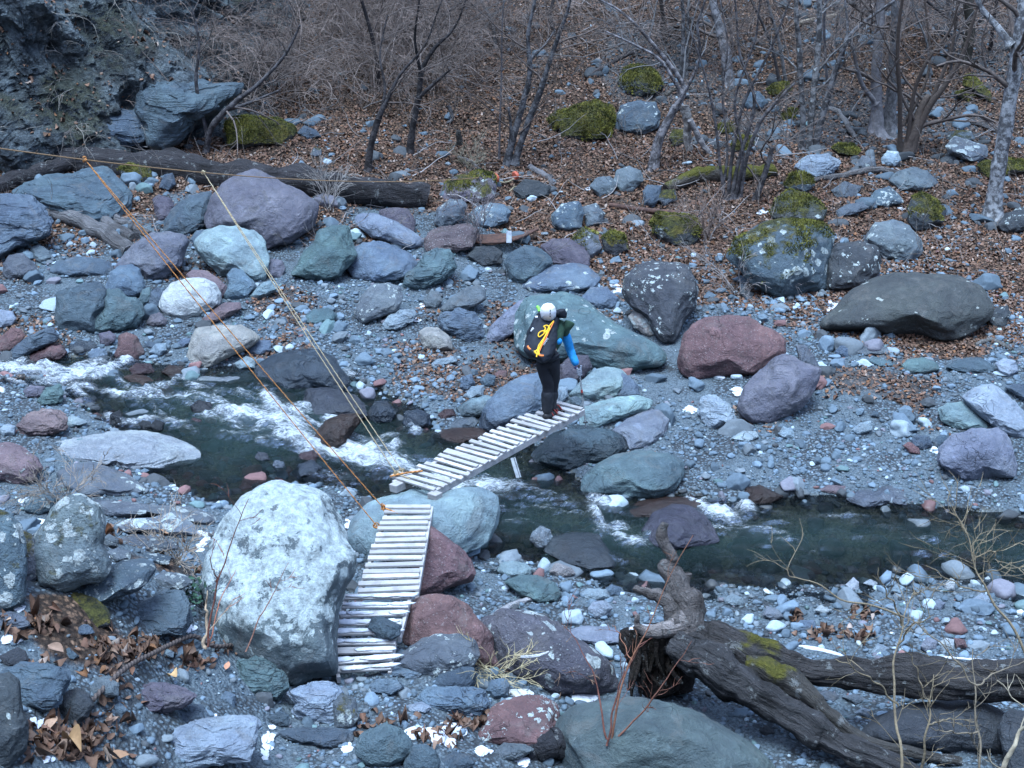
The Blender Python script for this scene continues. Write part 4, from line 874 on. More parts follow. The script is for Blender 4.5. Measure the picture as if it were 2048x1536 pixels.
# big dead leaves of the lower left and small drifts on the near shore
mb = MB(); BIG = [('G', 130, 740, 190, 60, 36), ('G', 250, 700, 150, 60, 18), ('G', 750, 840, 190, 70, 80), ('G', 1000, 860, 150, 70, 26), ('G', 620, 960, 130, 50, 26), ('G', 350, 1400, 230, 90, 110), ('G', 560, 1290, 120, 90, 28), ('G', 700, 1130, 90, 70, 16), ('G', 1150, 930, 130, 60, 26),
                  ('G', 1000, 150, 130, 60, 20), ('G', 640, 160, 60, 80, 16), ('G', 480, 1480, 240, 50, 40), ('G', 250, 950, 80, 40, 10), ('G', 1180, 420, 60, 60, 12), ('H', 760, 1290, 90, 40, 30), ('H', 560, 1370, 110, 50, 34), ('H', 200, 1290, 220, 60, 20), ('I', 880, 770, 120, 50, 40), ('I', 1100, 640, 90, 60, 22), ('I', 1110, 770, 70, 40, 18), ('I', 700, 670, 50, 30, 10), ('G', 1350, 850, 120, 40, 16)]
for tl_, cx, cy, sx, sy, m in BIG:
    q = np.array([tp(tl_, f'{cx + rs.normal(0, sx * .6)},{cy + rs.normal(0, sy * .6)}')[0] for _ in range(m)])
    W = np.array([at_t(a, b, hit(a, b)) for a, b in q])
    L = rs.uniform(.05, .12, m) if tl_ == 'G' else rs.uniform(.06, .11, m)
    leaves(mb, W[:, 0], W[:, 1], np.maximum(gz(W[:, 0], W[:, 1]), .03), L, rs, 1.5, (.2, .34, .26, .08, .04, .1, .03), .4)
tag(mb.build('fallen_leaves', ML, color=True), kind='stuff')
for tl_, cx, cy, L, ci, lab in [('G', 1330, 955, .3, (.42, .2, .12), 'round orange leaf lying flat by the pale green layered rock'), ('G', 1010, 1010, .26, (.46, .28, .13), 'bright tan crinkled leaf below the steel cable'), ('G', 430, 1440, .46, (.27, .16, .08), 'long curled ribbed brown leaf at the bottom left'),
                                ('G', 300, 1290, .42, (.33, .2, .13), 'broad brown leaf folded over snow at the bottom left'), ('G', 700, 1480, .36, (.25, .14, .08), 'curled brown leaf standing at the bottom edge'), ('G', 60, 680, .3, (.36, .23, .15), 'tan leaf tipped up at the left frame edge'),
                                ('G', 980, 165, .34, (.3, .17, .1), 'rolled brown leaf on the slate plate'), ('G', 330, 870, .36, (.22, .14, .1), 'dark dull leaf flat on the lower left gravel'), ('G', 1460, 1500, .14, (.33, .17, .12), 'small reddish leaf on the bottom gravel right of the layered slab')]:
    px, py = tp(tl_, f'{cx},{cy}')[0]; W = at_t(px, py, hit(px, py) - .08); mb = MB(); r2 = np.random.default_rng(int(cx))
    leaves(mb, W[:1], W[1:2], W[2:3] + .02, np.array([L * .42]), r2, .6, tilt=.13); mb.c = [np.concatenate([np.tile(ci, (15, 1)), np.ones((15, 1))], 1)]
    o = mb.build('dead_leaf', ML, color=True); md = o.modifiers.new('s', 'SUBSURF'); md.levels = md.render_levels = 2; tag(o, lab, 'leaf')

def nrm_rows0(a): return a / (np.linalg.norm(a, axis=1)[:, None] + 1e-9)
# ------------------------------------------------------------------ cliff at the top left
cf = [tuple(at_t(a, b, hit(a, b))[:2]) + (0,) for a, b in ((20, 335), (150, 318), (270, 300), (370, 262), (440, 215), (490, 150), (520, 70))]; cb = smooth_path([(-24, 24.5, 0), (-14, 25.6, 0)] + cf + [(cf[-1][0] - .2, cf[-1][1] + 5, 0)], 420)
hh = np.linspace(-.6, 9, 260); T = np.gradient(cb, axis=0); T /= np.linalg.norm(T, axis=1)[:, None]; N = np.stack([T[:, 1], -T[:, 0], 0 * T[:, 0]], -1)
V = cb[:, None, :] - N[:, None, :] * (.40 * hh[None, :, None]) + np.array([0, 0, 1.]) * hh[None, :, None]; V[..., 2] += gz(cb[:, 0], cb[:, 1])[:, None]
q = V.reshape(-1, 3); qs = np.stack([q[:, 0] * .8 + q[:, 2] * .5, q[:, 1] * .5, q[:, 2] * .45 - q[:, 0] * .15], -1)
dsp = .75 * ridged(qs * .55, 5, 81) + .4 * fbm(q * .35, 3, 83) + .22 * np.round(vnoise(qs * 1.9, 87) * 3) / 3 + .16 * np.round(vnoise(qs * 4.3 + 3, 88) * 2.5) / 2.5 + .12 * ridged(q * 2.6, 4, 89) - .5 * np.exp(-(vnoise(np.stack([q[:, 0] * .75 + q[:, 2] * .62, q[:, 1] * .2, q[:, 2] * .12], -1), 90) / .07) ** 2)
V = (q + np.repeat(N, len(hh), 0) * (dsp * .8)[:, None])
mb = MB(); i = np.arange(len(cb) - 1)[:, None] * len(hh) + np.arange(len(hh) - 1)[None]; mb.add(V, np.stack([i, i + len(hh), i + len(hh) + 1, i + 1], -1).reshape(-1, 4))
t = NT('cliff_rock'); co = t.pos(); nz = t.sep(t.n('ShaderNodeNewGeometry').outputs['Normal'])[2]
a = t.noise(co, .9, 5, .65, .6); b = t.noise(co, 5., 5, .7, .4); fi = t.noise(co, 26., 4, .7)
c = t.mix(t.ramp(a, .35, .65), (.045, .055, .065), (.16, .19, .205)); c = t.mix(.9, c, t.mix(t.ramp(b, .3, .7), (.4, .4, .42), (1.7, 1.7, 1.7)), 'MULTIPLY')
c = t.mix(t.ramp(t.noise(co, .9, 6, .7), .52, .66, 0, .45), c, t.mix(b, (.06, .045, .035), (.11, .085, .07)))
mo = t.math('MULTIPLY', t.ramp(t.noise(co, .55, 3), .5, .64), t.ramp(t.math('ADD', b, t.math('MULTIPLY', nz, .25)), .5, .66)); c = t.mix(t.math('MULTIPLY', mo, .65), c, (.06, .06, .022))
c = t.mix(t.ramp(fi, .66, .74, 0, .5), c, (.32, .34, .34))
h = t.math('ADD', t.math('ADD', b, t.math('MULTIPLY', fi, .6)), t.noise(co, 11., 6, .75)); c = t.mix(.6, c, t.mix(t.ramp(t.noise(co, 13., 6, .75), .35, .65), (.35, .35, .36), (1.5, 1.5, 1.5)), 'MULTIPLY'); t.bsdf(c, .85, t.bump(h, 1., .25), .25)
tag(mb.build('cliff', t.m, origin=(0, 0, 0), smooth=False), kind='structure')

VN = V.reshape(len(cb), len(hh), 3); nv = np.cross(np.gradient(VN, axis=1), np.gradient(VN, axis=0)).reshape(-1, 3); nv = nrm_rows0(nv); nv = nv * np.sign((nv * np.repeat(N, len(hh), 0)).sum(1) + 1e-9)[:, None]
k = np.nonzero((nv[:, 2] > .35) & (V[:, 2] < 6))[0]; rs = np.random.default_rng(8); k = rs.choice(k, min(1100, len(k)), False); mb = MB(); leaves(mb, V[k, 0], V[k, 1], V[k, 2] + .01, rs.uniform(.05, .12, len(k)), rs, .8)
tag(mb.build('cliff_leaves', ML, color=True), kind='stuff')
mb = MB(); k = np.nonzero((nv[:, 2] > .1) & (V[:, 2] < 6))[0]; k = rs.choice(k, 1500, False); CLT = V[k]

# ------------------------------------------------------------------ logs and sticks
t = NT('bark'); co = t.coord(); vc = t.attr('col').outputs['Color']
def streak(t, sc, ax):
    mp = t.n('ShaderNodeMapping'); t.link(t.attr('axis').outputs['Vector'], mp.inputs[0]); mp.inputs['Scale'].default_value = ax; return t.noise(mp.outputs[0], sc, 5, .65, .3)
s1 = streak(t, 3., (7, 7, .8)); s2 = t.noise(co, 30., 4, .7); s3 = t.noise(co, 4., 4)
c = t.mix(.85, vc, t.mix(s1, (.12, .12, .12), (1.9, 1.88, 1.86)), 'MULTIPLY'); c = t.mix(.6, c, t.mix(s2, (.5, .5, .5), (1.5, 1.5, 1.5)), 'MULTIPLY')
c = t.mix(t.ramp(t.noise(co, 7., 6, .75), .58, .63, 0, .75), c, (.2, .205, .2)); c = t.mix(t.ramp(t.noise(co, 2.1, 4), .5, .62, 0, .6), c, t.mix(1., c, (.35, .33, .32), 'MULTIPLY'))
nz = t.sep(t.n('ShaderNodeNewGeometry').outputs['Normal'])[2]; mossa = t.attr('moss').outputs['Fac']
mm = t.ramp(t.math('ADD', t.math('MULTIPLY', s3, .8), t.math('ADD', t.math('MULTIPLY', nz, .2), mossa)), .95, 1.1); c = t.mix(mm, c, t.mix(s2, (.03, .035, .008), (.15, .13, .025)))
t.bsdf(c, .9, t.bump(t.math('ADD', s1, t.math('MULTIPLY', s2, .4)), 1., .12), .2); MBK = t.m
def finish_bark(o, P, moss):
    """axis: distance along and around the limb, so the bark runs with the wood; moss: amount along it"""
    me = o.data; n = len(me.vertices); co = np.empty(n * 3); me.vertices.foreach_get('co', co); co = co.reshape(-1, 3) + np.array(WORLD[o.name])
    d = np.linalg.norm(co[:, None, :] - P[None], axis=2); k = d.argmin(1); s = np.concatenate([[0], np.cumsum(np.linalg.norm(np.diff(P, axis=0), axis=1))])
    ax = me.attributes.new('axis', 'FLOAT_VECTOR', 'POINT'); off = co - P[k]; ax.data.foreach_set('vector', np.stack([off[:, 0] + off[:, 1] * .5, off[:, 2], s[k]], -1).ravel())
    ma = me.attributes.new('moss', 'FLOAT', 'POINT'); ma.data.foreach_set('value', np.interp(s[k] / s[-1], np.linspace(0, 1, len(moss)), moss))
def limb(name, P, rad, col, k=14, wob=.18, moss=(0, 0), parent=None, n=60, seed=0):
    Q = smooth_path(P, n); rr = np.interp(np.linspace(0, 1, n), np.linspace(0, 1, len(rad)), rad)
    j = np.stack([fbm(np.stack([np.linspace(0, 9, n) + seed, np.full(n, q * 9.), np.zeros(n)], -1), 3, 5) for q in range(3)], -1); Q = Q + j * rr[:, None] * .25
    mb = MB(); tube(mb, Q, rr, k, col, True, wob, seed)
    if k >= 20:
        VV = mb.v[0].reshape(n, k, 3); sl = np.concatenate([[0], np.cumsum(np.linalg.norm(np.diff(Q, axis=0), axis=1))]); th_ = np.arange(k) / k * 2 * math.pi
        g_ = np.stack([np.broadcast_to(np.cos(th_) * 2.6, (n, k)), np.broadcast_to(np.sin(th_) * 2.6, (n, k)), np.broadcast_to(sl[:, None] * .9, (n, k))], -1).reshape(-1, 3)
        mb.v[0] = (Q[:, None] + (VV - Q[:, None]) * (1 + .2 * ridged(g_ + seed * 7., 5, seed).reshape(n, k) - .1)[..., None]).reshape(-1, 3)
    o = mb.build(name, MBK, parent, color=True); finish_bark(o, Q, np.array(moss, float)); return o
def pth(s, tile='P', t=None, Y=None, on=None):
    q = tp(tile, s)
    if on is not None: t = [hit(a, b + on) for a, b in q]
    ts = np.broadcast_to(np.interp(np.linspace(0, 1, len(q)), np.linspace(0, 1, len(np.atleast_1d(t if t is not None else Y))), np.atleast_1d(t if t is not None else Y)), (len(q),))
    return np.array([at_t(a, b, c) if t is not None else at_y(a, b, c) for (a, b), c in zip(q, ts)])
DARKB = (.04, .037, .04); PALEW = (.15, .145, .15)
o = limb('fallen_log', pth('85,318 200,322 400,341 560,362 700,380 850,394', on=20), [.2, .24, .24, .25, .24, .2], DARKB, 20, .16, n=90, seed=1); tag(o, 'long dark fallen log lying across the back of the left bank', 'log')
o = limb('fallen_log', pth('-40,378 40,356 110,335 200,318 290,330', on=18), [.14, .14, .13, .11, .07], DARKB, 12, .16, seed=2); tag(o, 'thinner dark log crossing under the left end of the long log', 'log')
for i, (s, r, lab) in enumerate([('95,425 150,440 210,470 262,504', .13, 'lowest of three weathered split logs beside the pale slate block'), ('140,412 200,440 270,478', .1, 'middle one of three weathered split logs beside the pale slate block'), ('170,415 230,437 300,470', .07, 'thin upper one of three weathered split logs below the dark slab')]):
    o = limb('split_log', pth(s, on=8), [r, r * 1.05, r], PALEW, 10, .10, seed=20 + i); tag(o, lab, 'log')
o = limb('mossy_log', pth('1335,375 1400,352 1470,350 1545,342', on=12), [.1, .15, .16, .13], (.08, .07, .06), 12, .2, moss=(.5, .6), seed=5); tag(o, 'moss covered fallen log behind the tree clump', 'log')
o = limb('mossy_log', pth('1600,365 1680,352 1760,340 1850,362', on=6), [.05, .06, .06, .05], (.13, .12, .12), 8, .2, seed=6); tag(o, 'thin grey fallen pole among rocks on the right slope', 'log')
for i, (s, r, cc, Y0, lab) in enumerate([('1080,345 1105,355', .05, PALEW, 26, 'short grey stick right of the red discs'), ('1060,335 1090,350 1105,368', .06, (.2, .19, .2), 26.4, 'grey dead branch propped beside the red discs'), ('915,315 940,322 965,345', .035, (.2, .18, .18), 27, 'bent twig on the leaves left of the twin trunks'),
        ('1180,150 1240,115 1270,105', .05, (.07, .06, .06), 32, 'dark fallen branch high on the middle slope'), ('1370,210 1374,255 1378,302', .09, (.36, .33, .31), 29., 'pale dead standing stump on the slope'), ('1380,240 1400,280 1420,308', .06, (.3, .28, .28), 29.1, 'grey pole leaning off the pale dead stump'),
        ('895,210 905,235 892,248', .04, PALEW, 29.5, 'pale stick standing in the leaves left of the twin trunks'), ('1330,190 1360,176 1392,180', .05, (.08, .07, .06), 29.4, 'dark dead branch below the mossy capped boulder'), ('1590,48 1670,30 1690,15', .06, (.28, .23, .18), 33, 'tan broken branch high on the right slope'), ('1850,215 1930,238 1990,262', .045, (.15, .14, .14), 29, 'long grey stick lying right of the rotten trunk'),
        ('1655,215 1680,228 1710,275', .06, (.2, .19, .19), 28.8, 'curved grey root below the thick pale trunks'), ('205,215 240,180 262,150', .045, (.33, .31, .3), 28.2, 'pale broken pole leaning on the cliff'), ('1950,690 1985,680 2025,700', .035, (.15, .14, .13), 22.4, 'thin dark stick at the right end of the dark olive boulder')]):
    o = limb('stick', pth(s, on=4) if 'st' not in lab[-0:] or True and 'standing' not in lab and 'leaning' not in lab and 'propped' not in lab else pth(s, Y=at_t(*tp('P', s)[-1], hit(*tp('P', s)[-1]))[1]), [r, r * .8], cc, 8, .15, seed=60 + i, n=24); tag(o, lab, 'stick')
o = limb('driftwood', pth('950,1252 1000,1225 1030,1208 1088,1190', on=6), [.028, .036, .034, .026], (.36, .35, .36), 8, .12, seed=7); tag(o, 'bare pale driftwood stick between the round red boulder and the near shore', 'stick')
o = limb('stick', pth('1042,1314 1075,1312 1098,1303', t=13.2), [.012, .016, .006], (.55, .55, .57), 6, .1, seed=8, n=20); tag(o, 'short snow dusted twig lying on the white crusted purple boulder', 'stick')
o = limb('charred_log', pth('1050,1508 1110,1488 1160,1484 1210,1480', t=(12.9, 13.1)), [.09, .13, .12, .08], (.03, .03, .035), 12, .3, seed=9); tag(o, 'short charred looking log at the bottom edge by the cut stump', 'log')
# the fallen tree of the lower right
ft = empty('fallen_tree', at_t(1330, 1390, 14.2)); tag(ft, 'fallen tree with torn root mass and mossy limbs, lower right', 'tree')
BK = (.048, .044, .044)
limb('trunk', pth('-60,790 120,760 300,790 560,900 800,960 1200,985 1600,1015 2200,1040', 'I', t=(13.8, 13.7, 13.5, 13.2)), [.08, .16, .17, .15, .135, .135, .15, .17], BK, 48, .34, (0, .1, .4, .42, .1, -.1, .05, 0, -.1, 0), ft, 120, 3)
limb('limb', pth('40,830 200,900 420,1060 680,1210 920,1370 1160,1480 1420,1600', 'I', t=(13.6, 13.2, 12.7)), [.12, .145, .135, .125, .11, .1, .08], (.05, .048, .05), 40, .3, (0, .1, .14, 0, -.1, -.1), ft, 90, 4)
limb('limb', pth('460,930 620,1010 780,1090 900,1220 1150,1390 1400,1450 1680,1500', 'I', t=(13.5, 13.1, 12.8)), [.14, .12, .085, .06, .05, .045, .035], (.06, .055, .05), 24, .18, (.46, .42, .25, 0, -.1), ft, 70, 5)
limb('root', pth('1900,100 1880,170 1920,260 1945,330 1890,360 1960,440 2000,560 2010,700', 'H', t=13.85), [.035, .05, .05, .045, .06, .1, .16, .2], (.12, .105, .1), 12, .22, (-.2, -.2), ft, 60, 6)
limb('root', pth('1720,480 1800,510 1880,540 1960,640', 'H', t=13.8), [.03, .045, .06, .1], (.13, .115, .11), 10, .2, (-.2, -.2), ft, 40, 7)
limb('root', pth('1740,640 1735,690 1780,740 1900,730 2020,680', 'H', t=(13.6, 13.7)), [.025, .03, .05, .08, .1], (.24, .21, .2), 10, .2, (-.2, -.2), ft, 40, 8)
limb('root', pth('2040,400 2010,480 2000,560', 'H', t=13.9), [.03, .05, .09], (.12, .105, .1), 8, .2, (-.2, -.2), ft, 30, 9)
mb = MB(); rs = np.random.default_rng(5)
for i in range(46):                                                   # the hanging, fibrous torn roots
    u = rs.random(); x0 = 1725 + 330 * u; y0 = 740 + rs.normal(0, 20); ln = rs.uniform(250, 400) * (1 - .35 * u)
    P = pth(f'{x0},{y0} {x0 + rs.normal(0, 20)},{y0 + ln * .5} {x0 + rs.normal(0, 40) + 60 * u},{y0 + ln}', 'H', t=(14.05 + rs.normal(0, .16), 13.95 + rs.normal(0, .16)))
    tube(mb, smooth_path(P, 14), np.linspace(.05, .012, 14) * rs.uniform(.5, 1.3), 6, (.02, .015, .012), True, .3, i)
P = pth('1720,760 1850,730 2060,740', 'H', t=14.15); 
tube(mb, smooth_path(pth('1800,700 1820,850 1850,1000 1880,1120', 'H', t=14.2), 24), np.array([.08, .19] + [.2] * 18 + [.2, .16, .12, .08]), 16, (.018, .013, .011), True, .45, 71)
tube(mb, smooth_path(pth('1930,700 1950,850 1960,1000 1960,1100', 'H', t=14.25), 24), np.array([.08, .16] + [.17] * 18 + [.18, .14, .1, .06]), 16, (.018, .013, .011), True, .45, 72)
o = mb.build('root_mass', MBK, ft, color=True); finish_bark(o, smooth_path(P, 20), np.array([-.3, -.3]))

# ------------------------------------------------------------------ rusty steel cable
def rope_mesh(mb, Q, r, c1, c2, pitch, k=8, step=None, c3=None, bulge=.18):
    L = np.concatenate([[0], np.cumsum(np.linalg.norm(np.diff(Q, axis=0), axis=1))]); n = max(int(L[-1] / (step or r * .7)), 8)
    s = np.linspace(0, L[-1], n); P = np.stack([np.interp(s, L, Q[:, i]) for i in range(3)], -1)
    a = len(mb.v); tube(mb, P, r, k, None, False)
    ph = (s[:, None] / pitch * 2 * math.pi + np.arange(k)[None] / k * 2 * math.pi * 2); w = np.sin(ph)
    V = mb.v[-1].reshape(n, k, 3); ctr = P[:, None, :]; mb.v[-1] = (ctr + (V - ctr) * (1 + bulge * w)[..., None]).reshape(-1, 3)
    C = np.where((w > .1)[..., None], np.array(c1), np.array(c2))
    mb.c[-1][:, :3] = C.reshape(-1, 3)
t = NT('rope_fibre'); co = t.pos(); vc = t.attr('col').outputs['Color']; t.bsdf(t.mix(.4, vc, t.mix(t.noise(co, 120., 2), (.5, .5, .5), (1.5, 1.5, 1.5)), 'MULTIPLY'), .75, None, .3); MRO = t.m
mb = MB(); q = tp('G', '480,1250 600,1150 700,1085 800,1015 900,958 1000,905 1140,838 1260,868 1400,850 1550,826 1640,840 1740,872 1850,930 1930,985')
W = np.array([at_t(a, b, hit(a, b)) for a, b in q]); W[:, 2] += [.06, .10, .15, .16, .15, .15, .13, .08, .08, .14, .18, .17, .12, .04]
rope_mesh(mb, smooth_path(W, 120), .019, (.10, .075, .065), (.04, .03, .027), .055, 10, .006); tag(mb.build('steel_cable', MRO, color=True), 'thick rusty steel cable lying among leaves at lower left', 'cable')

# moss cushions: short blades standing on the fully mossy rocks
t = NT('moss_blades'); vc = t.attr('col').outputs['Color']; t.bsdf(vc, .95, None, .1); MMB = t.m
rs = np.random.default_rng(71)
for o, c_, sz, colr in list(ROCKS):
    st = o.data.materials[0].name
    if st not in ('rock_mossfull', 'rock_moss', 'rock_mosslich'): continue
    me = o.data; me.calc_loop_triangles(); n = len(me.polygons); ctr = np.empty(n * 3); me.polygons.foreach_get('center', ctr); ctr = ctr.reshape(-1, 3); nn = np.empty(n * 3); me.polygons.foreach_get('normal', nn); nn = nn.reshape(-1, 3); ar = np.empty(n); me.polygons.foreach_get('area', ar)
    m = fbm(ctr * 2.6 + c_[0], 4, 33); lim = {'rock_mossfull': .05, 'rock_moss': .55, 'rock_mosslich': .75}[st]
    w = ar * ((nn[:, 2] + m * .8) > lim); 
    cnt = int(min(9000, w.sum() * 3800))
    if cnt < 400: continue
    k = rs.choice(n, cnt, p=w / w.sum())
    P = ctr[k] + rs.normal(0, 1, (cnt, 3)) * np.sqrt(ar[k])[:, None] * .6; P = P - nn[k] * ((P - ctr[k]) * nn[k]).sum(1)[:, None]
    d = nn[k] * .7 + rs.normal(0, .45, (cnt, 3)) + np.array([0, 0, .3]); d = d / np.linalg.norm(d, axis=1)[:, None]; h = rs.uniform(.012, .04, cnt)[:, None] * (1 + .9 * np.clip(m[k], -.5, 1))[:, None]; u = rs.normal(0, 1, (cnt, 3)); u = np.cross(d, u); u = u / np.linalg.norm(u, axis=1)[:, None] * rs.uniform(.006, .014, cnt)[:, None]
    V_ = np.stack([P - u - nn[k] * .004, P + u - nn[k] * .004, P + d * h], 1).reshape(-1, 3); g_ = np.clip(.5 + .9 * fbm(P * 7., 3, 35) + rs.normal(0, .18, cnt), 0, 1)[:, None]
    C_ = np.array((.04, .045, .014)) * (1 - g_) + np.array((.205, .19, .045)) * g_
    mb = MB(); mb.add(V_, np.arange(cnt * 3).reshape(-1, 3), np.repeat(C_, 3, 0)); me2 = mb.mesh('moss', False, True); me2.materials.append(MMB); x_ = bpy.data.objects.new('moss', me2); COL.objects.link(x_); x_.parent = o; tag(x_, kind='stuff')

# ------------------------------------------------------------------ footbridges
t = NT('weathered_wood'); co = t.coord(); vc = t.attr('col').outputs['Color']; mp = t.n('ShaderNodeMapping'); t.link(co, mp.inputs[0]); mp.inputs['Rotation'].default_value = (0, 0, R(8)); mp.inputs['Scale'].default_value = (2., 26., 26.)
g1 = t.noise(mp.outputs[0], 1.5, 5, .6, .4); g2 = t.noise(co, 9., 4); g3 = t.noise(co, 55., 3)
c = t.mix(.75, vc, t.mix(g1, (.38, .36, .35), (1.35, 1.35, 1.35)), 'MULTIPLY'); c = t.mix(t.ramp(g2, .48, .68, 0, .55), c, (.2, .18, .165)); c = t.mix(.2, c, t.mix(g3, (.5, .5, .5), (1.5, 1.5, 1.5)), 'MULTIPLY')
t.bsdf(c, .75, t.bump(g1, .5, .006), .25); MW = t.m
WOOD = np.array((.42, .405, .40))
def lerp(a, b, s): return a + (b - a) * s
def deck(parent, c4, n, fill=.6, th=.012, seed=0, wide=(), jit=.012, tone=1.):
    TL, TR, BL, BR = c4; rs = np.random.default_rng(seed); mb = MB(); L = np.linalg.norm((TL + TR - BL - BR) / 2)
    for i in range(n):
        s = (i + .5 + rs.normal(0, .06)) / n; s2 = s + rs.normal(0, .05) / n; a = lerp(BL, TL, s); b = lerp(BR, TR, s2); ax = b - a; up = nrm(np.cross(ax, (TL + TR - BL - BR) / 2)); up = up if up[2] > 0 else -up
        e = nrm(ax); a = a - e * rs.uniform(-jit, jit * 1.6); b = b + e * rs.uniform(-jit, jit * 1.6)
        f = nrm(np.cross(up, e)); sk = rs.normal(0, .006); hw = L / n * fill / 2 * (1.55 if i in wide else rs.uniform(.93, 1.05))
        box(mb, (a + b) / 2 + up * rs.normal(0, .0025), (b - a) / 2 + f * sk, f * hw, up * th, WOOD * rs.uniform(.7, 1.1) * tone, .003)
    return mb.build('deck', MW, parent, smooth=False, color=True), up
def rail(parent, a, b, up, side, h, th, drop, name='stringer', tone=.95):
    mb = MB(); d = b - a; s = nrm(np.cross(d, up)); c = (a + b) / 2 - up * (drop + h / 2) + s * side
    box(mb, c, d / 2, s * th / 2, up * h / 2, WOOD * tone, .004); return mb.build(name, MW, parent, smooth=False, color=True)
def quad(s, tile, zt, zb):
    q = tp(tile, s); return [at_z(*q[0], zt), at_z(*q[1], zt), at_z(*q[2], zb), at_z(*q[3], zb)]
# near bridge: TL, TR, BL, BR
g_ = [gz(*at_t(a, b, hit(a, b))[:2]) for a, b in ((690, 1340), (780, 1335), (730, 1300), (680, 1280))]; print('ground under near bridge', g_)
zt = .82; zb = max(g_) + .12; zm = zb + .12
nb = empty('footbridge', at_z(735, 1340, zb)); tag(nb, 'nearer wooden footbridge with snow on its lower steps, beside the giant lichened boulder', 'footbridge')
U = quad('356,606 592,606 190,1082 512,1070', 'J', zt, zm); dk, up = deck(nb, U, 15, .58, seed=1)
for s, q in ((U[2] * .97 + U[3] * .03, U[0] * .97 + U[1] * .03), (U[3], U[1])): rail(nb, s, q, up, 0, .075, .035, .02)
M_ = quad('142,1078 482,1070 74,1306 418,1300', 'J', zm + .05, zb + .07); dk2, up = deck(nb, M_, 5, .62, seed=2, tone=1.03)
for a, b in ((2, 0), (3, 1)): rail(nb, M_[a], M_[b], up, 0, .07, .035, .02)
L_ = quad('76,1312 396,1312 96,1512 368,1486', 'J', zb + .02, zb - .05); dk3, up = deck(nb, L_, 4, .66, seed=3, tone=1.03)
for a, b in ((2, 0), (3, 1)): rail(nb, L_[a], L_[b], up, 0, .08, .035, .02)
# far bridge, running from the huge pale boulder to the far shore
FZ0, FZ1 = .86, 1.0
fbq = [at_z(1118, 801, FZ1), at_z(1172, 817, FZ1), at_z(780, 957, FZ0), at_z(868, 983, FZ0)]
fbr = empty('footbridge', (fbq[2] + fbq[3]) / 2); tag(fbr, 'farther wooden footbridge over the stream, the one the hiker walks on', 'footbridge', )
dk4, fup = deck(fbr, fbq, 23, .54, seed=4, wide=(7,), jit=.03)
for s, e, off in ((fbq[2], fbq[0], .05), (fbq[3], fbq[1], -.035)): rail(fbr, s, e, fup, off, .085, .04, .014)
fd = nrm((fbq[0] + fbq[1] - fbq[2] - fbq[3]) / 2); fr_ = nrm(fbq[3] - fbq[2])
mb = MB(); box(mb, at_z(795, 973, FZ0 - .07), fr_ * .05, fd * .07, fup * .05, WOOD * .8, .006); mb.build('end_block', MW, fbr, smooth=False, color=True); mb = MB(); box(mb, at_z(870, 993, FZ0 - .06), fr_ * .06, fd * .05, fup * .05, WOOD * .7, .006); mb.build('end_block', MW, fbr, smooth=False, color=True)
MST = simple_mat('galvanised_steel', (.42, .44, .46), .4, .3, 20., .1, .5, metallic=.6)
a = at_t(1024, 916, 18.6); b = at_t(1036, 956, 18.55); mb = MB(); s_ = nrm(np.cross(b - a, FW)); box(mb, (a + b) / 2, (b - a) / 2, s_ * .022, FW * .01, None, .003); box(mb, (a + b) / 2 + s_ * .035, (b - a) / 2, s_ * .008, FW * .02, None, .002); mb.build('support_leg', MST, fbr, smooth=False)
for s0, s1 in (((1079, 885), (1100, 882)), ((1120, 860), (1132, 857))):
    mb = MB(); a = at_t(*s0, 19.3); b = at_t(*s1, 19.2); tube(mb, [a, b], .01, 8); tube(mb, [b, b + (b - a) * .05], .02, 6); mb.build('bolt', MST, fbr)

# ------------------------------------------------------------------ safety line and tether ropes
anch = at_t(992, 352, hit(1000, 375) + .1); left = at_t(-90, 284, 13.5)
def line_at(px):
    lo, hi = 0., 1.
    for _ in range(50):
        m = (lo + hi) / 2
        if project((left + (anch - left) * m)[None])[0][0] < px: lo = m
        else: hi = m
    return lo
def line_pt(s): return left + (anch - left) * s - np.array([0, 0, .22]) * 4 * s * (1 - s)
mb = MB(); Q = np.array([line_pt(s) for s in np.linspace(0, 1, 60)]); rope_mesh(mb, Q, .007, (.32, .19, .09), (.2, .12, .07), .06, 6, .03, bulge=.1)
tag(mb.build('safety_line', MRO, color=True), 'thin tan line strung tight from the left edge to the red discs', 'rope')
def sag(a, b, n=40, s=.06): u = np.linspace(0, 1, n)[:, None]; return a + (b - a) * u - np.array([0, 0, s]) * 4 * u * (1 - u)
ORG, BLK, CRM = (.66, .27, .075), (.09, .04, .015), (.46, .40, .26)
pA = line_pt(line_at(168)); pB = line_pt(line_at(405))
k1 = U[0] + np.array([.02, -.06, .04]); k2 = at_t(735, 1049, 16.2)
def knot(mb, c, r, n, col, seed, col2=BLK):
    rs = np.random.default_rng(seed)
    for i in range(n):
        a = nrm(rs.normal(size=3)); b = nrm(np.cross(a, rs.normal(size=3))); th = np.linspace(0, 5.6, 18); rr = r * rs.uniform(.5, 1.)
        rope_mesh(mb, c + rs.normal(0, r * .25, 3) + (np.cos(th)[:, None] * a + np.sin(th)[:, None] * b) * rr, .006, col, col2, .06, 6, .012)
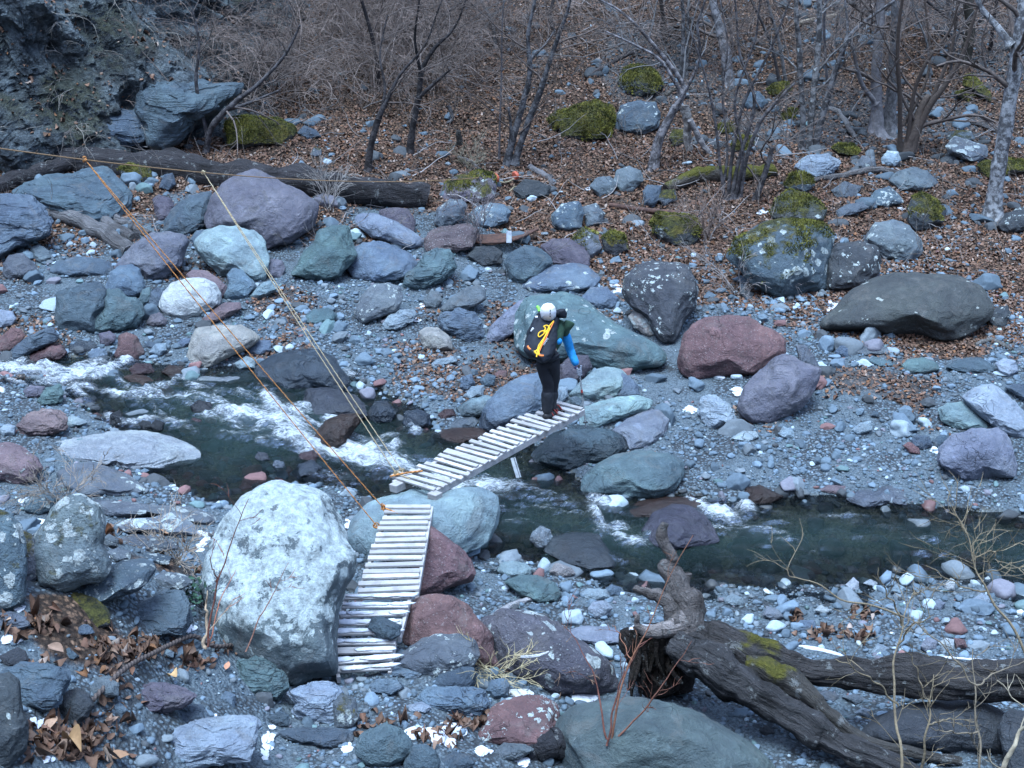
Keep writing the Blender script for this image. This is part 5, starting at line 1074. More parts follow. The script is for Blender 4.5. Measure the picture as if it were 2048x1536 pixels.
def tether(ends, top, cols, label, seed, mid=None, kn=True, ko=(.0, .0, .0)):
    mb = MB()
    for e in ends: rope_mesh(mb, sag(top, e, s=.03), .0055, cols[0], cols[1], .10, 6, .014)
    r_ = empty('tether_rope', ends[0]); tag(r_, label, 'rope'); mb.build('strands', MRO, r_, color=True)
    mb = MB(); knot(mb, ends[0], .04, 5, cols[0], seed)
    if len(ends) > 1: knot(mb, ends[1], .035, 4, cols[0], seed + 1)
    tl = ends[0] + np.array([[0, 0, 0], [.08, -.05, .0], [.16, -.10, -.01]]); rope_mesh(mb, smooth_path(tl, 14), .008, cols[0], cols[1], .05, 6, .012)
    mb.build('knot', MRO, r_, color=True)
    mb = MB(); knot(mb, top, .03, 3, cols[0], seed + 2); mb.build('hitch', MRO, r_, color=True)
e1 = at_z(767, 1016, zt + .04); e2 = at_z(752, 1050, zt - .02)
tether([e1, e2], pA, (ORG, BLK), 'orange and black double rope tied to the near footbridge', 3)
f1 = at_z(793, 948, FZ0 + .03); f2 = at_z(804, 942, FZ0 + .02)
tether([f1, f2], pB, (CRM, (.20, .12, .06)), 'yellowish white double rope tied to the farther footbridge', 11)
mb = MB(); Q = sag(at_z(780, 953, FZ0 + .035), at_z(845, 942, FZ0 + .035), 20, -.01); rope_mesh(mb, Q, .011, ORG, BLK, .05, 6, .012); tag(mb.build('lashing', MRO, color=True), 'orange lashing round the first slats of the farther footbridge', 'rope')
# red discs on their pins
MRD = simple_mat('red_paint', (.55, .13, .075), .6, .3, 25., .1); MDK = simple_mat('dark_steel', (.04, .04, .045), .6, .3, 20., .2)
for (cx, cy, w_, h_), lab in (((991, 356, 5.5, 9.5), 'left red painted disc on a dark pin, at the end of the safety line'), ((1031, 351, 4, 8.5), 'right red painted disc on a dark pin, near the twin trunks')):
    tb = hit(cx, cy + 22) ; c = at_t(cx, cy, tb); o = empty('anchor_pin', at_t(cx, cy + 22, tb)); tag(o, lab, 'anchor')
    mb = MB(); ax = nrm(np.array([.75, .65, .1])); tube(mb, [c - ax * .03, c - ax * .02, c + ax * .02, c + ax * .03], [h_ * tb / F * .85, h_ * tb / F, h_ * tb / F, h_ * tb / F * .85], 24); tube(mb, [c + ax * .02, c + ax * .055], .03, 12); mb.build('disc', MRD, o)
    mb = MB(); tube(mb, [c + np.array([0, .05, -.45]), c + np.array([0, .03, .02])], .022, 8); mb.build('pin', MDK, o)
mb = MB(); Q = sag(at_t(998, 363, hit(992, 378)), at_t(1028, 357, hit(1031, 373)), 16, .04); rope_mesh(mb, Q, .014, (.4, .34, .22), (.2, .16, .1), .05, 6, .015); Q = sag(at_t(990, 372, hit(992, 378) - .05), at_t(1030, 372, hit(1031, 378) - .05), 16, .12); rope_mesh(mb, Q, .014, (.4, .34, .22), (.2, .16, .1), .05, 6, .015)
tag(mb.build('anchor_rope', MRO, color=True), 'slack tan rope looped between the two red discs', 'rope')
# rusty grate left on the bank
MRU = simple_mat('rust', (.105, .055, .04), .9, .45, 14., .5, col2=(.05, .03, .026))
tb = hit(1000, 500) - .1; g0 = at_t(948, 484, tb); g1 = at_t(1020, 482, tb - .1); g2 = at_t(1076, 458, tb + .5); g3 = at_t(960, 466, tb + .6)
o = empty('grate', g0); tag(o, 'rusty bent metal grate lying over the rocks of the far bank', 'grate'); mb = MB()
for i in range(26):
    s = i / 25; a = lerp(g0, g3, s); b = lerp(g1, g2, s); m = (a + b) / 2 - np.array([0, 0, .05]); tube(mb, smooth_path([a, m, b], 10), .011, 4)
for i in range(9):
    s = i / 8; a = lerp(g0, g1, s) - np.array([0, 0, .05 * 4 * s * (1 - s)]); b = lerp(g3, g2, s) - np.array([0, 0, .05 * 4 * s * (1 - s)]); tube(mb, [a, b], .012, 4)
mb.build('mesh', MRU, o); mb = MB(); tube(mb, smooth_path([g3, g0, g1, g2], 24), .022, 6); mb.build('frame', MRU, o)
mb = MB(); c = at_t(1018, 474, tb - .15); box(mb, c, RT * .045, FW * .015, -DN * .10, None, .004); mb.build('bracket', MST, o, smooth=False)
mb = MB(); tube(mb, smooth_path(pth('1218,410 1290,420 1372,428', on=6), 14), .045, 10, None, True, .08, 3); tag(mb.build('rusty_pipe', MRU), 'brown rusty pipe lying in front of the tree clump', 'pipe')

# ------------------------------------------------------------------ the hiker
def skin(name, V, E, rad, mat, parent, sub=2):
    me = bpy.data.meshes.new('tmp'); me.from_pydata([tuple(v) for v in V], E, []); o = bpy.data.objects.new('tmp', me); COL.objects.link(o)
    m = o.modifiers.new('s', 'SKIN'); m.use_smooth_shade = True; s = o.modifiers.new('u', 'SUBSURF'); s.levels = s.render_levels = sub
    for i, r in enumerate(rad): me.skin_vertices[0].data[i].radius = (r, r) if np.isscalar(r) else r
    me.skin_vertices[0].data[0].use_root = True
    dg = bpy.context.evaluated_depsgraph_get(); m2 = bpy.data.meshes.new_from_object(o.evaluated_get(dg)); bpy.data.objects.remove(o)
    v = np.empty(len(m2.vertices) * 3); m2.vertices.foreach_get('co', v); v = v.reshape(-1, 3)
    d = fbm(v * 9., 3, 91) * .010 + fbm(v * 26., 2, 92) * .004
    n = np.empty(len(v) * 3); m2.vertices.foreach_get('normal', n); v = v + n.reshape(-1, 3) * (d[:, None] if name not in ('body',) else 0)
    og = np.array(WORLD[parent.name]); m2.vertices.foreach_set('co', (v - og).ravel()); m2.name = name
    r = bpy.data.objects.new(name, m2); COL.objects.link(r); m2.materials.append(mat); r.parent = parent; WORLD[r.name] = tuple(og)
    m2.polygons.foreach_set('use_smooth', np.ones(len(m2.polygons), bool)); return r
HP = at_z(1100, 833, .965); HY = HP[1]
def K(x, y, dy=0.): return at_y(1000 + x / 5.4875, 580 + y / 5.4875, HY + dy)
def blob(name, tile_pts, dy, D, mat, parent, k=0., n=5, wr=.012, sq=.8, seed=0):
    c, r, P = polar(tp('K', tile_pts), smooth=2); S, Fc = ico(n); p = S.copy()
    rho = np.hypot(p[:, 0], p[:, 1]); th = np.arctan2(-p[:, 1], p[:, 0]); fi = (th + math.pi) / (2 * math.pi) * 256; i0 = np.floor(fi).astype(int) % 256; u = fi - np.floor(fi); rr = r[i0] * (1 - u) + r[(i0 + 1) % 256] * u
    px = c[0] + np.cos(th) * rr * rho ** sq; py = c[1] + np.sin(th) * rr * rho ** sq; cz = np.sign(p[:, 2]) * np.abs(p[:, 2]) ** sq
    V = np.array([at_y(a, b, HY + dy - z * D - k * (b - c[1]) / 150) for a, b, z in zip(px, py, cz)])
    V = V + (fbm(V * 11. + seed, 3, 93) * wr)[:, None] * nrm_rows(V - V.mean(0))
    mb = MB(); mb.add(V, Fc); o = mb.build(name, mat, parent); 
    nn = np.cross(V[Fc[0][1]] - V[Fc[0][0]], V[Fc[0][2]] - V[Fc[0][0]])
    if (nn * (V[Fc[0]].mean(0) - V.mean(0))).sum() < 0: o.data.flip_normals()
    return o
def nrm_rows(a): return a / (np.linalg.norm(a, axis=1)[:, None] + 1e-9)
MSK = simple_mat('skin', (.45, .28, .21), .5, .1, 20., .1); MTR = simple_mat('black_trousers', (.016, .017, .022), .85, .3, 18., .3); MGA = simple_mat('gaiter_fabric', (.022, .024, .03), .6, .3, 22., .3)
MGR = simple_mat('green_fabric', (.035, .075, .045), .85, .3, 20., .3); MBL = simple_mat('blue_fabric', (.02, .27, .62), .7, .2, 16., .3); MHE = simple_mat('white_helmet', (.78, .78, .8), .35, .04, 8., .02, .5)
MPK = simple_mat('pack_fabric', (.011, .014, .022), .75, .3, 26., .3); MYE = simple_mat('yellow_cord', (.75, .42, .015), .6, .2, 40., .1); MOR = simple_mat('orange_trim', (.8, .2, .04), .5, .2, 40., .1); MGL = simple_mat('grey_glove', (.22, .24, .29), .8, .3, 30., .3)
MBO = simple_mat('boot_leather', (.03, .028, .03), .6, .3, 30., .2); MRE = simple_mat('red_trim', (.3, .04, .03), .6, .2, 40., .1); MWH = simple_mat('white_print', (.7, .7, .72), .6, .05, 20., .02); MLI = simple_mat('lime_strap', (.2, .6, .08), .6, .1, 20., .1); MPU = simple_mat('navy_cuff', (.04, .035, .11), .8, .2, 30., .2)
hk = empty('person', HP); tag(hk, 'hiker seen from behind, bent forward on the footbridge, in white helmet and black trousers', 'person')
J_ = dict(pel=K(520, 760, .06), hr=K(575, 800, .06), hl=K(470, 800, .06), kr=K(580, 1030, .10), kl=K(530, 1030, .02), ar=K(562, 1330, .05), al=K(512, 1350, -.06), sp=K(545, 620, .16), ch=K(575, 450, .30), nk=K(560, 330, .36), sr=K(690, 380, .36), sl=K(440, 330, .36), er=K(765, 660, .42), el=K(430, 560, .55), wr=K(850, 850, .34), wl=K(520, 640, .75), fr=K(580, 1345, .07), fl=K(520, 1375, -.03))
n_ = list(J_); ix = {k: i for i, k in enumerate(n_)}
def EE(*p): return [(ix[a], ix[b]) for a, b in p]
skin('body', [J_[k] for k in n_], EE(('pel', 'hr'), ('pel', 'hl'), ('hr', 'kr'), ('hl', 'kl'), ('kr', 'ar'), ('kl', 'al'), ('pel', 'sp'), ('sp', 'ch'), ('ch', 'nk'), ('ch', 'sr'), ('ch', 'sl'), ('sr', 'er'), ('sl', 'el'), ('er', 'wr'), ('el', 'wl'), ('ar', 'fr'), ('al', 'fl')),
     [.10, .06, .06, .045, .045, .03, .03, .09, .10, .05, .05, .05, .035, .035, .026, .026, .025, .025], MSK, hk)
skin('trousers', [J_['pel'], J_['hr'], lerp(J_['hr'], J_['kr'], .5), J_['kr'], lerp(J_['kr'], J_['ar'], .5), J_['hl'], lerp(J_['hl'], J_['kl'], .5), J_['kl'], lerp(J_['kl'], J_['al'], .5), J_['sp']],
     [(0, 1), (1, 2), (2, 3), (3, 4), (0, 5), (5, 6), (6, 7), (7, 8), (0, 9)], [.145, .098, .095, .082, .07, .1, .095, .082, .07, .14], MTR, hk)
for a, b in (('kr', 'ar'), ('kl', 'al')):
    skin('gaiter', [lerp(J_[a], J_[b], s) for s in (.15, .4, .6, .8, 1.05)], [(0, 1), (1, 2), (2, 3), (3, 4)], [.08, .084, .078, .07, .07], MGA, hk)
for a, f in (('ar', 'fr'), ('al', 'fl')):
    fo_ = J_[f] - J_[a]; fo_[2] = 0; fo_ = nrm(np.array([.75, .66, 0])) ; base = np.array([J_[a][0], J_[a][1], HP[2] + .045])
    b_ = skin('boot', [base - fo_ * .07 + np.array([0, 0, .0]), base, base + fo_ * .09 - np.array([0, 0, .008]), base + fo_ * .17 - np.array([0, 0, .012])], [(0, 1), (1, 2), (2, 3)], [.043, .052, .046, .036], MBO, hk)
    mb = MB(); sd_ = nrm(np.cross(fo_, [0, 0, 1])); box(mb, base + fo_ * .05 - np.array([0, 0, .05]), fo_ * .145, sd_ * .046, np.array([0, 0, .012]), None, .008); mb.build('sole', MBO, b_)
    mb = MB(); tube(mb, smooth_path([base + fo_ * .13 - sd_ * .055, base + fo_ * .11 + np.array([0, 0, .05]), base + fo_ * .13 + sd_ * .055], 10), .007, 6); tube(mb, smooth_path([base + fo_ * .06 - sd_ * .058, base + fo_ * .04 + np.array([0, 0, .058]), base + fo_ * .06 + sd_ * .058], 10), .007, 6); mb.build('lace', MRE, b_)
skin('jacket', [lerp(J_['sp'], J_['pel'], .5), J_['ch'], J_['nk'], lerp(J_['ch'], J_['sr'], .8), lerp(J_['sr'], J_['er'], .08), lerp(J_['sr'], J_['er'], .42), J_['sl'], lerp(J_['sl'], J_['el'], .45)], [(0, 1), (1, 2), (1, 3), (3, 4), (4, 5), (1, 6), (6, 7)], [.15, .15, .075, .092, .09, .082, .09, .08], MGR, hk)
mb = MB(); P0, P1, P2, P3 = K(700, 320, .30), K(838, 372, .34), K(770, 450, .34), K(690, 470, .28)
g = [[P0, lerp(P0, P1, .5) + np.array([0, -.03, .02]), P1], [lerp(P0, P3, .5) + np.array([0, -.05, 0]), lerp(lerp(P0, P3, .5), lerp(P1, P2, .5), .5) + np.array([0, -.06, 0]), lerp(P1, P2, .5)], [P3, lerp(P3, P2, .5) + np.array([0, -.03, -.01]), P2]]
gv = np.array(g).reshape(-1, 3); fq = [[0, 1, 4, 3], [1, 2, 5, 4], [3, 4, 7, 6], [4, 5, 8, 7]]; back = gv + np.array([.0, .03, 0]); mb.add(np.vstack([gv, back]), fq + [[a + 9 for a in f[::-1]] for f in fq] + [[0, 3, 12, 9], [3, 6, 15, 12], [6, 7, 16, 15], [7, 8, 17, 16], [8, 5, 14, 17], [5, 2, 11, 14], [2, 1, 10, 11], [1, 0, 9, 10]])
o = mb.build('sleeve_flap', MGR, hk); md = o.modifiers.new('s', 'SUBSURF'); md.levels = md.render_levels = 2
skin('sleeve', [lerp(J_['sr'], J_['er'], s) for s in (.3, .6, .85, 1.)] + [lerp(J_['er'], J_['wr'], s) for s in (.3, .65, .95)], [(i, i + 1) for i in range(6)], [.068, .066, .06, .058, .054, .048, .042], MBL, hk)
skin('cuff', [lerp(J_['er'], J_['wr'], s) for s in (.9, 1., 1.06)], [(0, 1), (1, 2)], [.043, .044, .04], MPU, hk)
skin('undershirt', [K(600, 590, .14), K(640, 560, .17), K(668, 540, .2)], [(0, 1), (1, 2)], [.04, .05, .045], MBL, hk)
skin('sleeve', [lerp(J_['sl'], J_['el'], s) for s in (.3, .65, 1.)] + [lerp(J_['el'], J_['wl'], s) for s in (.4, .95)], [(i, i + 1) for i in range(4)], [.068, .062, .056, .052, .044], MBL, hk)
# head: face turned down and away, under the helmet
hc = K(533, 262, .30); fwd = nrm(np.array([.45, .72, -.52])); hup = nrm(np.array([-.05, -.45, .89])); hup = nrm(hup - fwd * (hup @ fwd)); hsd = np.cross(fwd, hup)
S, Fc = ico(5); q = S.copy(); f_ = q[:, 0]; s_ = q[:, 1]; u_ = q[:, 2]
rad = np.stack([f_ * .098, s_ * .076, u_ * .112], -1); jaw = np.clip(-u_, 0, 1); rad[:, 1] *= 1 - .28 * jaw; rad[:, 0] += .012 * jaw * (f_ > 0)
rad[:, 0] += .026 * np.exp(-((s_ / .16) ** 2 + ((u_ + .12) / .2) ** 2)) * (f_ > 0); rad[:, 0] -= .010 * np.exp(-(((np.abs(s_) - .38) / .16) ** 2 + ((u_ - .08) / .12) ** 2)) * (f_ > 0); rad[:, 0] -= .005 * np.exp(-((s_ / .3) ** 2 + ((u_ + .5) / .05) ** 2)) * (f_ > 0)
V = hc + rad @ np.stack([fwd, hsd, hup]); mb = MB(); mb.add(V, Fc); hd = mb.build('head', MSK, hk)
for s in (-1, 1):
    mb = MB(); mb.add(hc + fwd * .088 + hsd * s * .032 + hup * .012 + ico(2)[0] * .011, ico(2)[1]); mb.build('eye', MWH, hd)
    mb = MB(); mb.add(hc + hsd * s * .078 - fwd * .005 - hup * .005 + (ico(3)[0] * np.array([.018, .008, .03])) @ np.stack([fwd, hsd, hup]), ico(3)[1]); mb.build('ear', MSK, hd)
# helmet traced from its outline: a shell with ridge, rim and slots
he = blob('helmet', '442,250 447,202 478,160 522,145 568,153 602,187 615,240 607,292 573,332 530,346 488,332 456,302', .20, .13, MHE, hk, n=5, wr=.0, sq=.95)
for y0, y1 in ((215, 236), (248, 268), (282, 298)):
    mb = MB(); a = K(553, y0, .08); b = K(549, y1, .075); tube(mb, [a, b], .007, 6); mb.build('vent', MDK, he)
mb = MB(); c_ = K(512, 178, .12); mb.add(c_ + ico(2)[0] * .016, ico(2)[1]); mb.build('badge', MRE, he)
# gloved hand gripping the pole: palm, four fingers of different length and a thumb
wr = J_['wr']; tip = K(872, 880, .30); pole_top = K(868, 858, .29); pole_bot = at_y(1000 + 945 / 5.4875, 580 + 1512 / 5.4875, HY + .12); pd = nrm(pole_bot - pole_top); hx = nrm(tip - wr); hx = nrm(hx - pd * .2); hz = nrm(np.cross(hx, pd))
mb = MB(); pc = wr + hx * .045; mb.add(pc + (ico(4)[0] * np.array([.05, .022, .042])) @ np.stack([hx, hz, pd]), ico(4)[1])
gl_ = mb.build('glove', MGL, hk); kn = pole_top + pd * .05
for i, L in enumerate((.062, .07, .066, .052)):
    b0 = pc + hx * .03 + pd * (-.03 + .021 * i); c_ = kn + pd * (-.045 + .023 * i); th = np.linspace(-.6, 3.9 * L / .07, 9); P = np.vstack([[b0], c_ + np.cos(th)[:, None] * (-hz * .024) + np.sin(th)[:, None] * hx * .024])
    mb = MB(); tube(mb, smooth_path(P, 14), np.linspace(.0115, .008, 14), 8); mb.build('finger', MGL, gl_)
mb = MB(); P = np.array([pc - pd * .03 - hx * .01, pc - pd * .05 + hz * .02 + hx * .02, kn - pd * .055 + hz * .026, kn - pd * .06 + hz * .01 + hx * .025]); tube(mb, smooth_path(P, 12), np.linspace(.013, .009, 12), 8); mb.build('thumb', MGL, gl_)
# trekking pole
po = empty('trekking_pole', pole_bot); tag(po, 'silver trekking pole with red band held in the hiker\'s right hand', 'trekking pole')
def along(a, b): return [pole_top + (pole_bot - pole_top) * a, pole_top + (pole_bot - pole_top) * b]
mb = MB(); tube(mb, along(-.05, .08), .016, 10); mb.build('grip', MDK, po); mb = MB(); tube(mb, along(.08, .42), .010, 8); mb.build('upper_shaft', MST, po); mb = MB(); tube(mb, along(.44, .985), .0085, 8); mb.build('lower_shaft', MST, po)
mb = MB(); tube(mb, along(.36, .41), .013, 8); mb.build('band', MRE, po); mb = MB(); tube(mb, along(.41, .45), .014, 8); mb.build('clamp', MDK, po); mb = MB(); tube(mb, along(.9, .915), .03, 12); mb.build('basket', MDK, po); mb = MB(); tube(mb, along(.985, 1.), [.009, .004], 8); mb.build('tip', MDK, po)
# backpack, worn: a thing of its own
bp = empty('backpack', K(420, 740, 0)); tag(bp, 'big dark backpack with a yellow cord lashed down its back, worn by the hiker', 'backpack')
blob('bag', '390,300 430,250 500,235 590,245 640,320 625,420 610,560 590,680 540,770 460,790 350,740 262,650 290,540 340,400', .10, .15, MPK, bp, k=.85, wr=.018, sq=.72, seed=3)
blob('lid', '600,250 650,215 705,215 728,255 725,300 660,312 610,300', .30, .09, MPK, bp, wr=.012, sq=.75, seed=5)
blob('hip_belt', '440,740 560,730 650,700 650,760 560,800 450,790', .02, .12, MPK, bp, wr=.012, seed=6)
def pack_dy(b): return .10 - .15 - .85 * (b - (580 + 500 / 5.4875)) / 150
def cord(name, pts, dy, r, mat, n=40):
    q = tp('K', pts); P = np.array([at_y(a, b, HY + pack_dy(b) - dy) for a, b in q]); mb = MB(); tube(mb, smooth_path(P, n), r, 6, None, True, .1); return mb.build(name, mat, bp)
cord('yellow_cord', '590,340 540,400 520,440 480,470 500,420 480,400 520,390 545,430 500,500 470,560 440,620 410,690 400,735', .012, .009, MYE)
cord('yellow_cord', '500,440 440,460 420,490 430,515 470,490 520,445 480,530 430,600 415,650 420,700', .012, .008, MYE)
cord('yellow_cord', '375,670 395,695 430,710 410,660 380,690', .012, .011, MYE)
cord('orange_strap', '590,350 560,410 530,470 500,540 460,610 430,680', .010, .007, MOR); cord('orange_strap', '305,615 315,635 335,655', .012, .013, MOR); cord('orange_strap', '430,715 455,722 480,720', .012, .012, MOR)
cord('strap', '330,650 380,680 470,710', .012, .008, MDK)
mb = MB(); c_ = K(353, 438, pack_dy(580 + 438 / 5.4875) + .035); box(mb, c_, nrm(K(370, 420) - K(345, 460)) * .03, nrm(K(360, 445) - K(345, 430)) * .014, FW * .008, None, .004); mb.build('buckle', MWH, bp); mb = MB(); c_ = K(400, 295, .16); box(mb, c_, RT * .016, -DN * .012, FW * .008, None, .003); mb.build('buckle', MWH, bp)
for i in range(6):                                                # the maker's white lettering running up the pack, too small to read in the photograph
    mb = MB(); c_ = K(478 + i * 8.5, 598 - i * 13, pack_dy(580 + (598 - i * 13) / 5.4875) - .004); u = nrm(K(500, 560) - K(478, 600)); v = nrm(K(505, 590) - K(490, 580)); box(mb, c_, u * .006, v * (.014 if i % 2 else .010), FW * .004); mb.build('lettering', MWH, bp, smooth=False)
mb = MB(); tube(mb, smooth_path([K(405, 180, .27), K(425, 200, .25), K(432, 235, .22)], 8), .018, 8); mb.build('lime_strap', MLI, bp)

# ------------------------------------------------------------------ trees, shrubs, saplings
t = NT('tree_bark'); co = t.coord(); vc = t.attr('col').outputs['Color']; a = t.noise(co, 6., 5, .65); b = t.noise(co, 22., 4); c = t.mix(.7, vc, t.mix(b, (.45, .45, .45), (1.5, 1.5, 1.5)), 'MULTIPLY'); c = t.mix(t.math('MULTIPLY', t.ramp(t.attr('lichen').outputs['Fac'], .1, .3), .9), c, t.mix(1., c, t.mix(t.ramp(t.noise(co, 8., 5, .7), .42, .6), (.35, .34, .34), (1.7, 1.7, 1.68)), 'MULTIPLY'))
li = t.attr('lichen').outputs['Fac']; c = t.mix(t.ramp(t.math('ADD', a, li), .98, 1.06), c, (.40, .43, .42)); c = t.mix(t.ramp(t.math('ADD', t.noise(co, 3., 4), li), 1.12, 1.2, 0, .8), c, (.07, .065, .06))
t.bsdf(c, .9, t.bump(t.math('ADD', a, b), .7, .02), .2); MTB = t.m
def twig_grow(mb, p, d, L, r, lev, rs, col, droop=.0, spread=.7, nsub=4, sides=3):
    n = 7 if lev else 6; P = [p]; q = np.array(d, float)
    for i in range(n - 1):
        q = nrm(q + rs.normal(0, .16, 3) + np.array([0, 0, -droop * (i / n) + .05])); P.append(P[-1] + q * L / (n - 1))
    P = np.array(P); tube(mb, P, np.linspace(r, r * .35, n), sides if lev < 2 else 4, col * rs.uniform(.8, 1.2), False)
    if lev:
        for j in range(nsub):
            s = rs.uniform(.2, .98); i = min(int(s * (n - 1)), n - 2); b = P[i] + (P[i + 1] - P[i]) * (s * (n - 1) - i); e = nrm(P[i + 1] - P[i]); o = rs.normal(size=3); o = nrm(o - e * (o @ e)); dd = nrm(e + o * spread * rs.uniform(.6, 1.4)); 
            twig_grow(mb, b, dd, L * rs.uniform(.4, .7) * (1.1 - .4 * s), max(r * .5, .004), lev - 1, rs, col, droop, spread, nsub, sides)
def tree(label, stems, col, lichen, nbr=(6, 5), blen=1.5, seed=0, Yb=None, ext=3., lev=2, name='bare_tree', cat='tree', bcol=None, cap=None):
    """stems: strings of x,y,width in photograph px from base to top; each is carried on above the frame"""
    rs = np.random.default_rng(seed + 500); first = [float(q) for q in stems[0].split()[0].split(',')]
    tb = hit(first[0], first[1]); Y0 = Yb or at_t(first[0], first[1], tb)[1]; o = empty(name, at_y(first[0], first[1], Y0)); tag(o, label, cat); cm = MB(); bcol = np.array(bcol or col)
    for si, st in enumerate(stems):
        q = np.array([[float(a) for a in w_.split(',')] for w_ in st.split()]); y = Y0 + np.linspace(0, rs.normal(0, .25), len(q)); P = np.array([at_y(a, b, yy) for (a, b, _), yy in zip(q, y)]); r = q[:, 2] / 2 * P[:, 1] / F
        if si == 0 or st.split()[0] == stems[0].split()[0]: P[0, 2] -= .08
        if q[-1, 1] < 12 and ext:
            d = nrm(P[-1] - P[-2]); P = np.vstack([P, P[-1] + d * ext * .5 + rs.normal(0, .12, 3), P[-1] + d * ext + rs.normal(0, .3, 3)]); r = np.concatenate([r, [r[-1] * .7, r[-1] * .3]])
        n = 40; Q = smooth_path(P, n); rr = np.interp(np.linspace(0, 1, n), np.linspace(0, 1, len(r)), r); rr[:4] = rr[:4] * np.array([1.8, 1.35, 1.15, 1.05]); mb = MB(); tube(mb, Q, rr, 10, np.array(col) * rs.uniform(.85, 1.15), True, .12, seed + si); tr = mb.build('trunk', MTB, o, color=True)
        at_ = tr.data.attributes.new('lichen', 'FLOAT', 'POINT'); at_.data.foreach_set('value', np.full(len(tr.data.vertices), lichen))
        for k in range(nbr[0] if si == 0 else nbr[1]):
            s = rs.uniform(.3, 1.); i = min(int(s * (n - 1)), n - 2); e = nrm(Q[i + 1] - Q[i]); ov = rs.normal(size=3) * np.array([1, .6, .6]); ov = nrm(ov - e * (ov @ e)); twig_grow(cm, Q[i], nrm(e * .7 + ov * .9), blen * rs.uniform(.6, 1.3), max(rr[i] * .42, .008), lev, rs, bcol, .12)
    if cm.n:
        cr = cm.build('crown', MTB, o, color=True); at_ = cr.data.attributes.new('lichen', 'FLOAT', 'POINT'); at_.data.foreach_set('value', np.full(len(cr.data.vertices), max(lichen - .15, 0)))
    return o
GB = (.036, .032, .033); PB = (.125, .12, .12); TW = (.11, .087, .078)
tree('forked dark tree on the left standing behind the long log', ['410,305,13 418,270,13 430,245,13 470,205,11 520,165,8 570,110,6 600,50,4', '416,272,9 402,220,8 392,160,7 398,90,5 385,20,4', '450,222,8 500,205,6 560,180,4'], (.06, .055, .058), .25, (7, 5), 1.6, 1, bcol=TW)
tree('dark crooked tree left of the middle, just above the long log\'s end', ['735,342,15 742,290,14 758,235,13 775,200,9 800,150,6 850,90,4 880,10,3', '757,238,8 770,180,6 760,110,4 775,30,3'], GB, .25, (7, 6), 1.5, 2, bcol=TW)
tree('dark tree with a slim upright stem right of the crooked one', ['818,305,15 826,250,14 838,190,12 844,140,10 870,95,8 905,60,5 930,5,4', '838,195,9 870,165,7 900,140,4', '842,150,7 830,80,5 838,5,4'], GB, .25, (7, 5), 1.5, 3, bcol=TW)
tree('twin stemmed dark tree in the middle with a short snag', ['1012,328,15 1030,262,14 1048,200,12 1060,140,11 1056,70,8 1070,0,6', '1028,328,14 1050,262,14 1078,190,13 1100,120,10 1125,50,8 1140,0,6', '1018,300,8 1022,260,7 1017,215,5', '1060,118,7 1090,90,5 1110,60,3'], (.07, .068, .072), .33, (7, 7), 1.5, 4, bcol=TW)
tree('leaning trunk with torn bark at the foot of the middle right slope', ['1305,335,20 1318,280,20 1345,225,16 1368,180,12 1340,130,9 1290,70,7 1250,30,5 1200,0,4', '1350,215,9 1380,165,7 1400,110,6 1395,50,5 1410,0,4', '1362,185,9 1320,120,6 1270,90,4 1210,62,3'], (.13, .12, .125), .3, (8, 7), 1.6, 5, bcol=PB)
tree('clump of slim dark stems growing together right of the middle', ['1455,400,8 1462,330,8 1470,280,7 1490,200,6 1540,100,5 1580,0,4', '1462,402,9 1478,320,8 1500,250,8 1508,190,7 1480,110,5 1470,0,4', '1480,398,9 1490,330,9 1505,280,8 1530,230,8 1590,165,5', '1450,400,7 1440,330,6 1430,240,6 1410,150,4 1380,60,3', '1470,400,7 1480,350,7 1485,300,6 1470,200,5 1510,80,4 1520,0,3', '1505,410,14 1522,370,12 1535,330,12 1545,295,7', '1445,380,6 1455,300,5 1445,190,4 1455,90,4 1440,0,3'], (.075, .068, .07), .25, (5, 4), 1.3, 6, bcol=TW)
tree('slim pale spotted tree, left one of the close trio', ['1602,300,13 1606,240,12 1602,170,12 1598,90,11 1592,0,9'], PB, .36, (6, 0), 1.2, 7)
tree('slim pale spotted tree, upright middle one of the close trio', ['1618,302,13 1622,240,13 1630,160,13 1637,80,12 1638,0,10'], PB, .36, (6, 0), 1.2, 8)
tree('slanting darker tree, right one of the close trio', ['1628,298,14 1640,250,15 1660,180,13 1680,115,10 1710,60,8 1790,0,5', '1682,115,7 1695,60,5 1690,0,4'], (.12, .115, .12), .33, (6, 4), 1.4, 9, bcol=TW)
tree('thick pale tree with a dark hollow foot, left of a pair', ['1752,268,44 1754,225,24 1752,150,22 1758,70,20 1760,0,18', '1752,205,12 1725,170,9 1712,125,7 1700,70,5'], (.15, .14, .145), .18, (6, 4), 1.5, 10, bcol=TW)
tree('thick pale tree, right of a pair, forking off the hollow foot', ['1778,262,34 1782,205,21 1786,140,20 1790,70,18 1790,0,16'], (.15, .145, .15), .22, (6, 0), 1.5, 11, bcol=TW)
tree('rotten brown trunk among thin leaning stems on the right slope', ['1812,305,26 1830,255,24 1848,205,16 1858,190,8', '1822,300,14 1855,220,13 1890,170,11 1925,110,8 1950,30,6 1960,0,5', '1800,300,10 1800,200,9 1795,110,8 1805,0,6', '1815,300,9 1825,200,8 1850,130,7 1900,60,5 1920,0,4', '1840,250,10 1880,160,8 1905,90,6 1915,0,5', '1806,250,8 1840,190,7 1860,120,5 1850,0,4'], (.085, .065, .055), .12, (6, 5), 1.4, 12, bcol=TW)
tree('grey birch with dark patches at the right frame edge', ['1985,435,38 1992,370,33 2005,290,31 2020,200,29 2035,110,28 2050,0,26', '2022,90,15 1995,55,14 1965,20,12 1950,-10,9'], (.2, .2, .205), .34, (8, 6), 1.7, 13, bcol=TW)
